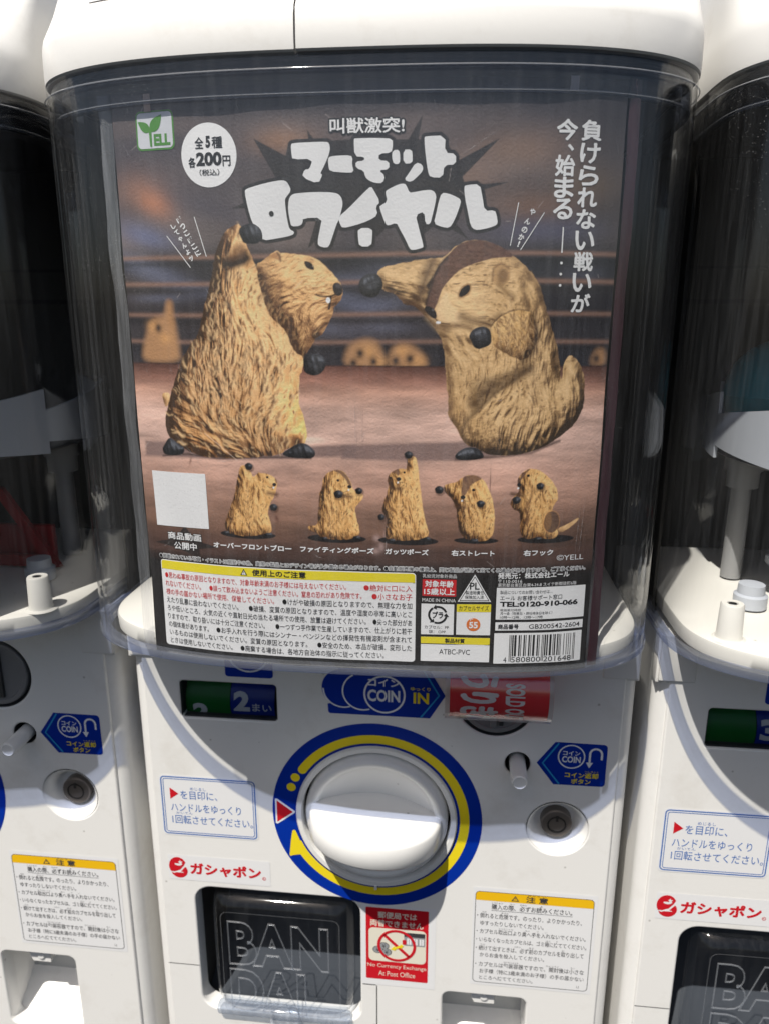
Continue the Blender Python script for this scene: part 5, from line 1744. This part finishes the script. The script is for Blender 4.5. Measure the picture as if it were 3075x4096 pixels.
b = MB()
b.poly(rrect(-93.2, 357.6, -75.6, 372.4, 2.2), lay(.16), 'greenink', 5)
b.poly(rrect(-92.5, 358.3, -76.3, 371.7, 1.7), lay(.24), 'logosilver', 5)
lg = b.build('maker_logo', poster)
b = MB()
def leaf(x0, z0, x1, z1, w_):
    n_ = 14
    dx, dz = x1 - x0, z1 - z0
    a_, c_ = [], []
    for i in range(n_ + 1):
        t = i / n_
        q = w_ * math.sin(math.pi * t ** .75)
        a_.append((x0 + dx * t - dz * q, z0 + dz * t + dx * q))
        c_.append((x0 + dx * t + dz * q, z0 + dz * t - dx * q))
    return a_ + c_[::-1][1:-1]
b.poly(leaf(-86.6, 364.6, -92.2, 368.6, .26), lay(.32), 'greenink')
b.poly(leaf(-86.4, 364.6, -80.8, 370.8, .26), lay(.32), 'greenink')
b.poly([(-87.2, 365.2), (-85.9, 365.2), (-85.9, 359.2), (-86.4, 358.8), (-86.9, 359.2)], lay(.33), 'greenink')
b.text('ELL', (-85.0, 359.2, -77.4, 363.6), lay(.32), 'greenink', .05)
b.build('lettering', lg)

def column(mb, body, s0, s1, z1, step, hh, mat, off, bold, widths=None):
    for i, ch in enumerate(body):
        z = z1 - i * step
        w0, w1 = (widths or {}).get(i, (0, 1))
        h0, h1 = (0, 1)
        mb.fat(ch, (s0 + (s1 - s0) * w0, z - hh, s0 + (s1 - s0) * w1, z), lay, off, mat, .26)
b = MB()
column(b, '負けられない戦いが', 88.0, 95.8, 365.4, 8.12, 7.0, 'paper', .16, .034)
b.fat('今', (78.0, 358.4, 86.0, 365.6), lay, .16, 'paper', .26)
b.text('、', (82.6, 354.4, 85.2, 357.0), lay(.16), 'paper', .03)
for i, ch in enumerate('始まる'):
    b.fat(ch, (78.2, 345.4 - i * 8.0, 85.8, 352.8 - i * 8.0), lay, .16, 'paper', .26)
b.line([(82.6, 326.3), (82.6, 316.5)], .5, lay(.16), 'paper')
for z in (312.6, 308.3, 303.9):
    b.disc((82.7, z), .55, lay(.16), 'paper', 20)
b.build('slogan_lettering', poster)

b = MB()
b.line([(64.1, 335.4), (61.4, 319.1)], .32, lay(.16), 'paper')
b.line([(74.6, 331.7), (65.6, 317.5)], .32, lay(.16), 'paper')
for ch, x, z, r_ in (('や', 69.8, 332.0, -20), ('ん', 68.0, 328.4, -20), ('の', 66.9, 325.2, -20), ('か', 65.8, 322.4, -20), ('!', 64.8, 319.8, -20)):
    b.text(ch, (x - 1.15 if ch != '!' else x - .35, z - 1.2, x + 1.15 if ch != '!' else x + .35, z + 1.2), lay(.16), 'paper', .03, rot=r_)
b.line([(-68.8, 331.4), (-64.4, 315.7)], .32, lay(.16), 'paper')
b.line([(-81.8, 324.2), (-71.8, 311.4)], .32, lay(.16), 'paper')
for k, ch in enumerate('ぼっこぼこに'):
    b.text(ch, (-75.6 + k * 1.50 - 1.15, 330.4 - k * 2.66 - 1.15, -75.6 + k * 1.50 + 1.15, 330.4 - k * 2.66 + 1.15), lay(.16), 'paper', .04, rot=32)
for k, ch in enumerate('してやんよッ'):
    b.text(ch, (-78.4 + k * 1.46 - 1.0, 328.0 - k * 2.60 - 1.05, -78.4 + k * 1.46 + 1.0, 328.0 - k * 2.60 + 1.05), lay(.16), 'paper', .04, rot=32)
b.build('shout_lettering', poster)

b = MB()
b.poly([(-99.1, 222.3), (-71.1, 222.3), (-70.9, 196.2), (-98.8, 195.9)], lay(.16), 'paper', 5)
b.build('blank_code_card', poster)
b = MB()
b.fat('商品動画', (-93.0, 189.7, -75.4, 193.2), lay, .12, 'inkblack', .42, 10)
b.fat('商品動画', (-93.0, 189.7, -75.4, 193.2), lay, .22, 'paper', .08, 4)
b.fat('公開中', (-90.0, 185.0, -78.0, 188.5), lay, .12, 'inkblack', .42, 10)
b.fat('公開中', (-90.0, 185.0, -78.0, 188.5), lay, .22, 'paper', .08, 4)
for body, x0, x1 in (('オーバーフロントブロー', -69.0, -31.6), ('ファイティングポーズ', -27.4, 6.2), ('ガッツポーズ', 11.4, 30.6), ('右ストレート', 41.0, 60.0), ('右フック', 73.2, 86.7)):
    b.fat(body, (x0, 187.7, x1, 190.3), lay, .16, 'paper', .12, 5)
b.text('©YELL', (88.6, 185.0, 101.4, 187.6), lay(.16), 'paper')
b.build('caption_lettering', poster)
b = MB()
tl = '●掲載されている写真・イラストは開発中の為、実際の製品とはデザイン等が多少異なる場合があります。●自動販売機の構造上、同じ製品が続けて出てくる場合がありますので、ご了承ください。'
b.fat(tl, (-98.8, 179.8, 102.8, 182.0), lay, .12, 'paper', .22, 8)
b.text(tl, (-98.8, 179.8, 102.8, 182.0), lay(.22), 'ink')
b.build('notice_line', poster)

# caution panel
b = MB()
b.poly(rrect(-98.4, 134.9, 25.2, 179.0, 1.6), lay(.14), 'paper', 4)
cp = b.build('caution_panel', poster)
b = MB()
b.poly(rrect(-98.0, 174.3, 24.8, 178.6, 1.3, 5, (0, 0, 1, 1)), lay(.22), 'paperyellow', 5)
hb = b.build('header_band', cp)
b = MB()
b.line([(-98.0, 174.2), (24.8, 174.2)], .22, lay(.24), 'ink')
b.fat('使用上のご注意', (-50.6, 175.0, -25.2, 178.0), lay, .30, 'ink', .10, 4)
b.poly([(-56.4, 174.9), (-53.0, 174.9), (-54.7, 178.1)], lay(.28), 'ink')
b.poly([(-55.7, 175.2), (-53.7, 175.2), (-54.7, 177.3)], lay(.34), 'paper')
b.text('!', (-54.85, 175.3, -54.55, 176.9), lay(.40), 'ink')
R0, RP, RH = 172.9, 4.22, 3.15
def rowtext(i, s, x0, x1, mat):
    zt = R0 - i * RP
    b.text(s, (x0, zt - RH, x1, zt), lay(.24), mat, .003)
rowtext(0, '●思わぬ事故の原因となりますので、対象年齢未満のお子様には与えないでください。', -96.4, -6.6, 'paperred')
rowtext(0, '●絶対に口に入', 1.5, 23.6, 'paperred')
rowtext(1, 'れないでください。', -96.4, -77.0, 'paperred')
rowtext(1, '●誤って飲み込まないようご注意ください。窒息の恐れがあり危険です。', -72.6, 0.5, 'paperred')
rowtext(1, '●小さなお子', 5.2, 23.6, 'paperred')
rowtext(2, '様の手の届かない場所で使用、保管してください。', -96.4, -40.6, 'paperred')
rowtext(2, '●けがや破損の原因となりますので、無理な力を加', -36.6, 23.6, 'ink')
rowtext(3, 'えたり乱暴に扱わないでください。', -96.4, -58.2, 'ink')
rowtext(3, '●破損、変質の原因となりますので、温度や湿度の非常に高いとこ', -53.0, 23.6, 'ink')
rowtext(4, 'ろや低いところ、火気の近くや直射日光の当たる場所での使用、放置は避けてください。', -96.4, 2.4, 'ink')
rowtext(4, '●尖った部分があ', 5.6, 23.6, 'ink')
rowtext(5, 'りますので、取り扱いには十分ご注意ください。', -96.4, -45.6, 'ink')
rowtext(5, '●一つずつ手作業で生産していますので、仕上がりに若干', -40.4, 23.6, 'ink')
rowtext(6, 'の個体差があります。', -96.2, -74.2, 'ink')
rowtext(6, '●お手入れを行う際にはシンナー・ベンジンなどの揮発性有機溶剤が含まれて', -70.2, 23.6, 'ink')
rowtext(7, 'いるものは使用しないでください。変質の原因となります。', -96.0, -25.4, 'ink')
rowtext(7, '●安全のため、本品が破損、変形した', -20.6, 23.6, 'ink')
rowtext(8, 'ときは使用しないでください。', -95.8, -62.4, 'ink')
rowtext(8, '●廃棄する場合は、各地方自治体の指示に従ってください。', -58.4, 10.8, 'ink')
b.build('lettering', cp)

# boxes to the right of it
b = MB()
b.text('乳幼児対象外商品', (28.2, 176.9, 43.6, 178.8), lay(.16), 'paper')
b.poly(rrect(28.2, 168.0, 43.5, 176.2, .3), lay(.14), 'paperred', 5)
b.fat('対象年齢', (29.4, 172.5, 42.2, 175.6), lay, .24, 'paper', .10, 4)
b.fat('15歳以上', (29.0, 168.7, 42.8, 171.9), lay, .24, 'paper', .10, 4)
b.text('MADE IN CHINA', (28.2, 165.2, 43.4, 166.9), lay(.16), 'paper')
b.build('age_mark', poster)
b = MB()
b.poly(smooth_poly([(51.8, 178.9), (44.3, 165.6), (59.5, 165.6)], 0), lay(.14), 'paper', 4)
b.poly([(51.8, 178.0), (45.1, 166.1), (58.7, 166.1)], lay(.22), 'ink', 5)
b.poly([(51.8, 177.4), (45.6, 166.4), (58.2, 166.4)], lay(.28), 'paper', 5)
b.text('PL', (49.6, 171.6, 54.0, 175.0), lay(.34), 'ink', .02)
b.text('製造物責任', (47.7, 169.2, 56.1, 171.0), lay(.34), 'ink', .005)
b.text('保険加入済', (47.5, 167.0, 56.1, 168.8), lay(.34), 'ink', .005)
b.build('liability_mark', poster)
b = MB()
b.poly(rrect(27.8, 149.0, 42.8, 164.2, .2), lay(.14), 'paper', 4)
for a0, a1 in ((20, 100), (125, 225), (250, 350)):
    b.ring((35.4, 158.8), 3.5, 4.5, lay(.22), 'ink', a0, a1, 60)
for a in (100, 225, 350):
    t = math.radians(a)
    c_, s_ = math.cos(t), math.sin(t)
    b.poly([(35.4 + 2.7 * c_, 158.8 + 2.7 * s_), (35.4 + 5.3 * c_, 158.8 + 5.3 * s_), (35.4 + 4.0 * math.cos(t + .42), 158.8 + 4.0 * math.sin(t + .42))], lay(.23), 'ink')
b.fat('プラ', (33.0, 157.2, 37.8, 160.4), lay, .24, 'ink', .12, 4)
b.text('カプセル：PP', (29.4, 151.9, 40.6, 153.6), lay(.22), 'ink')
b.text('袋： OPP', (31.4, 149.6, 39.2, 151.3), lay(.22), 'ink')
b.build('recycling_mark', poster)
b = MB()
b.poly(rrect(44.0, 149.2, 59.6, 164.4, .2), lay(.14), 'paper', 4)
b.poly(rrect(44.0, 160.6, 59.6, 164.4, .2), lay(.20), 'paperyellow', 5)
b.text('カプセルサイズ', (45.0, 161.3, 58.6, 163.8), lay(.26), 'ink', .005)
b.disc((51.8, 154.4), 3.2, lay(.22), 'orange', 30)
b.text('55', (49.8, 152.6, 53.8, 155.8), lay(.28), 'paper', .035)
b.ring((51.0, 156.6), .5, .8, lay(.28), 'paper', 40, 200, 40)
b.build('size_mark', poster)
b = MB()
b.poly(rrect(27.8, 135.6, 59.6, 147.8, .2), lay(.14), 'paper', 4)
b.poly(rrect(27.8, 144.4, 59.6, 147.8, .2), lay(.20), 'paperyellow', 5)
b.line([(27.8, 144.4), (59.6, 144.4)], .3, lay(.22), 'ink')
b.fat('製品材質', (39.0, 145.0, 48.0, 147.2), lay, .26, 'ink', .06, 4)
b.text('ATBC-PVC', (36.4, 139.2, 50.6, 141.8), lay(.22), 'ink')
b.build('material_mark', poster)
b = MB()
b.fat('発売元：株式会社エール', (62.2, 176.9, 95.2, 179.7), lay, .16, 'paper', .09, 4)
b.text('〒110-0016', (62.3, 174.9, 73.2, 176.4), lay(.16), 'paper')
b.text('東京都台東区台東4-24-8 スイテ新御徒町6階', (62.3, 172.9, 98.9, 174.7), lay(.16), 'paper')
b.poly(rrect(61.9, 156.9, 103.6, 172.5, .2), lay(.14), 'paper', 4)
b.text('製品についてのお問い合わせは…', (63.5, 169.4, 87.8, 171.2), lay(.22), 'ink')
b.text('エール お客様サポート窓口', (63.6, 166.3, 92.4, 168.7), lay(.22), 'ink', .004)
b.text('TEL:0120-910-066', (63.6, 163.2, 100.2, 165.8), lay(.22), 'ink', .04)
b.text('電話受付時間', (63.8, 161.0, 73.2, 162.2), lay(.22), 'ink')
b.text('月〜金（祝祭日・弊社特休日を除く）', (63.9, 159.2, 88.0, 160.7), lay(.22), 'ink')
b.text('10時〜12時、13時〜17時', (63.9, 157.3, 83.6, 158.8), lay(.22), 'ink')
b.build('contact_box', poster)
b = MB()
b.poly(rrect(61.9, 151.5, 103.4, 155.6, .2), lay(.14), 'paper', 4)
b.fat('商品番号', (63.2, 152.2, 72.6, 154.6), lay, .22, 'ink', .07, 4)
b.text('GB200542-2604', (77.4, 152.3, 101.8, 154.5), lay(.22), 'ink', .004)
b.build('number_box', poster)
b = MB()
b.poly(rrect(61.6, 135.0, 103.2, 150.2, .2), lay(.14), 'paper', 4)
bars = '101' + '0110111000110100011010001101001110001101' + '00' + '01010' + '110110011100101100110101000010001001001000' + '101'
m_ = (99.9 - 68.7) / len(bars)
i = 0
while i < len(bars):
    if bars[i] == '1':
        j = i
        while j < len(bars) and bars[j] == '1':
            j += 1
        lowz = 136.0 if i < 3 or i > len(bars) - 4 or 44 < i < 50 else 138.6
        b.poly([(68.7 + m_ * i, lowz), (68.7 + m_ * j, lowz), (68.7 + m_ * j, 149.2), (68.7 + m_ * i, 149.2)], lay(.22), 'ink')
        i = j
    i += 1
b.text('4', (66.2, 135.6, 67.6, 138.2), lay(.22), 'ink')
b.text('580800', (69.8, 135.6, 83.6, 138.2), lay(.22), 'ink')
b.text('201648', (85.0, 135.6, 98.4, 138.2), lay(.22), 'ink')
b.build('barcode_box', poster)

# right neighbour's poster, seen at its edge; left one out of view, for shade
for k, lab in ((-1, 'plain pale poster inside the leftmost machine, out of view, added to shade its floor'), (1, 'plain pale poster inside the rightmost machine, only its left edge in the picture')):
    b = MB()
    curvedv, curvedf = [], []
    for j in range(25):
        for i in range(61):
            p = P(-100 + 204 * i / 60, 132 + 246 * j / 24, 0)
            curvedv.append(tuple(p))
    for j in range(24):
        for i in range(60):
            q = j * 61 + i
            curvedf.append((q, q + 1, q + 62, q + 61))
    b.add(curvedv, curvedf, 'paper')
    o = b.build('poster', None, 60)
    o.location.x = k * PITCH_X
    o['label'] = lab
    o['category'] = 'poster'

# clear film round the poster, its folded edges and the tape that holds it
def curved(mb, u0, u1, v0, v1, off, mat, k=60, kz=24, wob=0.0):
    vs, fs = [], []
    for j in range(kz + 1):
        for i in range(k + 1):
            u, v = u0 + (u1 - u0) * i / k, v0 + (v1 - v0) * j / kz
            e = wob * math.sin(v * .13 + u) * math.sin(v * .05 + 2)
            vs.append(tuple(P(u, v, off + e)))
    for j in range(kz):
        for i in range(k):
            q = j * (k + 1) + i
            fs.append((q, q + 1, q + k + 2, q + k + 1))
    mb.add(vs, fs, mat)
b = MB()
curved(b, -111.5, 113.5, 130.2, 381.4, .95, 'sleeve', 90, 60, .12)
sl = b.build('clear_film', poster, 60)
b = MB()
curved(b, -112.5, -105.4, 130.4, 380.0, .3, 'filmfold', 6, 90, .6)
b.build('film_fold', sl, 60)
def ridge(mb, pts, hgt, wd):
    # a pinched fold standing off the film: two small facets along the line
    vs, fs = [], []
    for i, q in enumerate(pts):
        a_, c_ = pts[max(0, i - 1)], pts[min(len(pts) - 1, i + 1)]
        d = math.hypot(c_[0] - a_[0], c_[1] - a_[1]) or 1
        nx_, nz_ = -(c_[1] - a_[1]) / d, (c_[0] - a_[0]) / d
        e = math.sin(math.pi * i / (len(pts) - 1)) * (.6 + .4 * math.sin(i * 2.1))
        vs += [tuple(P(q[0] + nx_ * wd * e, q[1] + nz_ * wd * e, .97)), tuple(P(q[0], q[1], .99 + hgt * e)), tuple(P(q[0] - nx_ * wd * e, q[1] - nz_ * wd * e, .97))]
    for i in range(len(pts) - 1):
        fs += [(3 * i, 3 * i + 1, 3 * i + 4, 3 * i + 3), (3 * i + 1, 3 * i + 2, 3 * i + 5, 3 * i + 4)]
    mb.add(vs, fs, 'filmfold')
r = np.random.default_rng(21)
folds = [[(-98 + 1.0 * k, 353.5 + .06 * k * k * .2) for k in range(14)], [(-100 + .7 * k, 361 - 1.1 * k) for k in range(8)], [(40 + 1.4 * k, 352 + .9 * k) for k in range(14)],
         [(104 - .3 * k, 352 + .9 * k) for k in range(10)], [(-84 + 1.0 * k, 240 - 1.1 * k) for k in range(13)], [(-2 + .05 * k, 262 - 3.0 * k) for k in range(12)], [(.8 + .05 * k, 262 - 3.0 * k) for k in range(12)],
         [(70 + .4 * k, 200 - 1.2 * k) for k in range(12)], [(98 - .1 * k, 214 - 2.0 * k) for k in range(16)], [(100 - .1 * k, 216 - 2.0 * k) for k in range(16)], [(-92 + .5 * k, 150 - 1.0 * k) for k in range(12)]]
for k in range(16):
    x_, z_, a_ = r.uniform(-100, 104), r.uniform(140, 372), r.uniform(-.7, .7) + (1.57 if r.random() < .5 else 0)
    l_ = r.uniform(3, 11)
    folds.append([(x_ + l_ * math.cos(a_) * q / 9, z_ + l_ * math.sin(a_) * q / 9 + .3 * math.sin(q)) for q in range(10)])
b = MB()
for q in folds:
    ridge(b, q, .30, .22)
for x_, z_ in ((-72, 277.5), (-69.5, 277), (-67, 277.2), (-80, 270), (-79, 269), (-84, 268.5), (-58, 271), (-48.5, 271), (-42.5, 271.2), (-97, 268)):
    ridge(b, [(x_ - .25 + .1 * q, z_ + 1.0 - .4 * q) for q in range(6)], .55, .3)
b.build('film_creases', sl, 20)
b = MB()
curved(b, 107.6, 112.6, 131, 381.0, -.4, 'fold', 6, 90, .4)
b.build('folded_margin', poster, 60)
b = MB()
curved(b, -88.6, -85.4, 372.0, 378.6, .55, 'tape', 3, 4)
b.build('tape_tab', poster)
b = MB()
curved(b, 82.0, 85.4, 375.6, 380.6, .55, 'tapegrey', 3, 4)
b.build('tape_tab', poster)

# ------------------------------------------------------------------ red sold-out roll pushed into the coin slot of the middle machine
tag = empty('sold_out_tag', (0, 0, 0), 'red sold-out roll in a clear tube, stuck in the coin slot of the middle machine', 'tag')
RC, RR = (-.0190, .1036), .0190
def rollmap(off):
    def fn(u, v):                      # v mm along the curve, 0 at the level of the axis facing the viewer, negative downwards
        a = v / 1000 / RR
        q = RR + off / 1000
        return (u / 1000, RC[0] - q * math.cos(a), RC[1] + q * math.sin(a))
    return fn
b = MB()
b.lathe([(RR - .0005, .0), (RR, .0), (RR, .0500), (RR - .0005, .0500)], (.0425, RC[0], RC[1]), 'tagred', 72, axis='x', close=False)
roll = b.build('red_roll', tag, 40)
b = MB()
b.fat('うりきれ', (48.4, -21.0, 66.6, 12.0), rollmap, .12, 'paper', .75, 8, rot=-90)
b.text('SOLD OUT', (70.5, -15.5, 80.5, 8.6), rollmap(.12), 'paper', .04, rot=-90)
b.build('lettering', roll)
b = MB()
b.lathe([(RR + .0006, .0), (RR + .0012, .0), (RR + .0012, .0545), (RR + .0006, .0545), (RR + .0006, .0)], (.0400, RC[0], RC[1]), 'tube', 72, axis='x', close=False)
b.build('clear_tube', tag, 40)
b = MB()
b.box(.0665, .0715, -.012, .004, .0895, .0915, 'tagred', .0004)
b.build('tongue', tag)
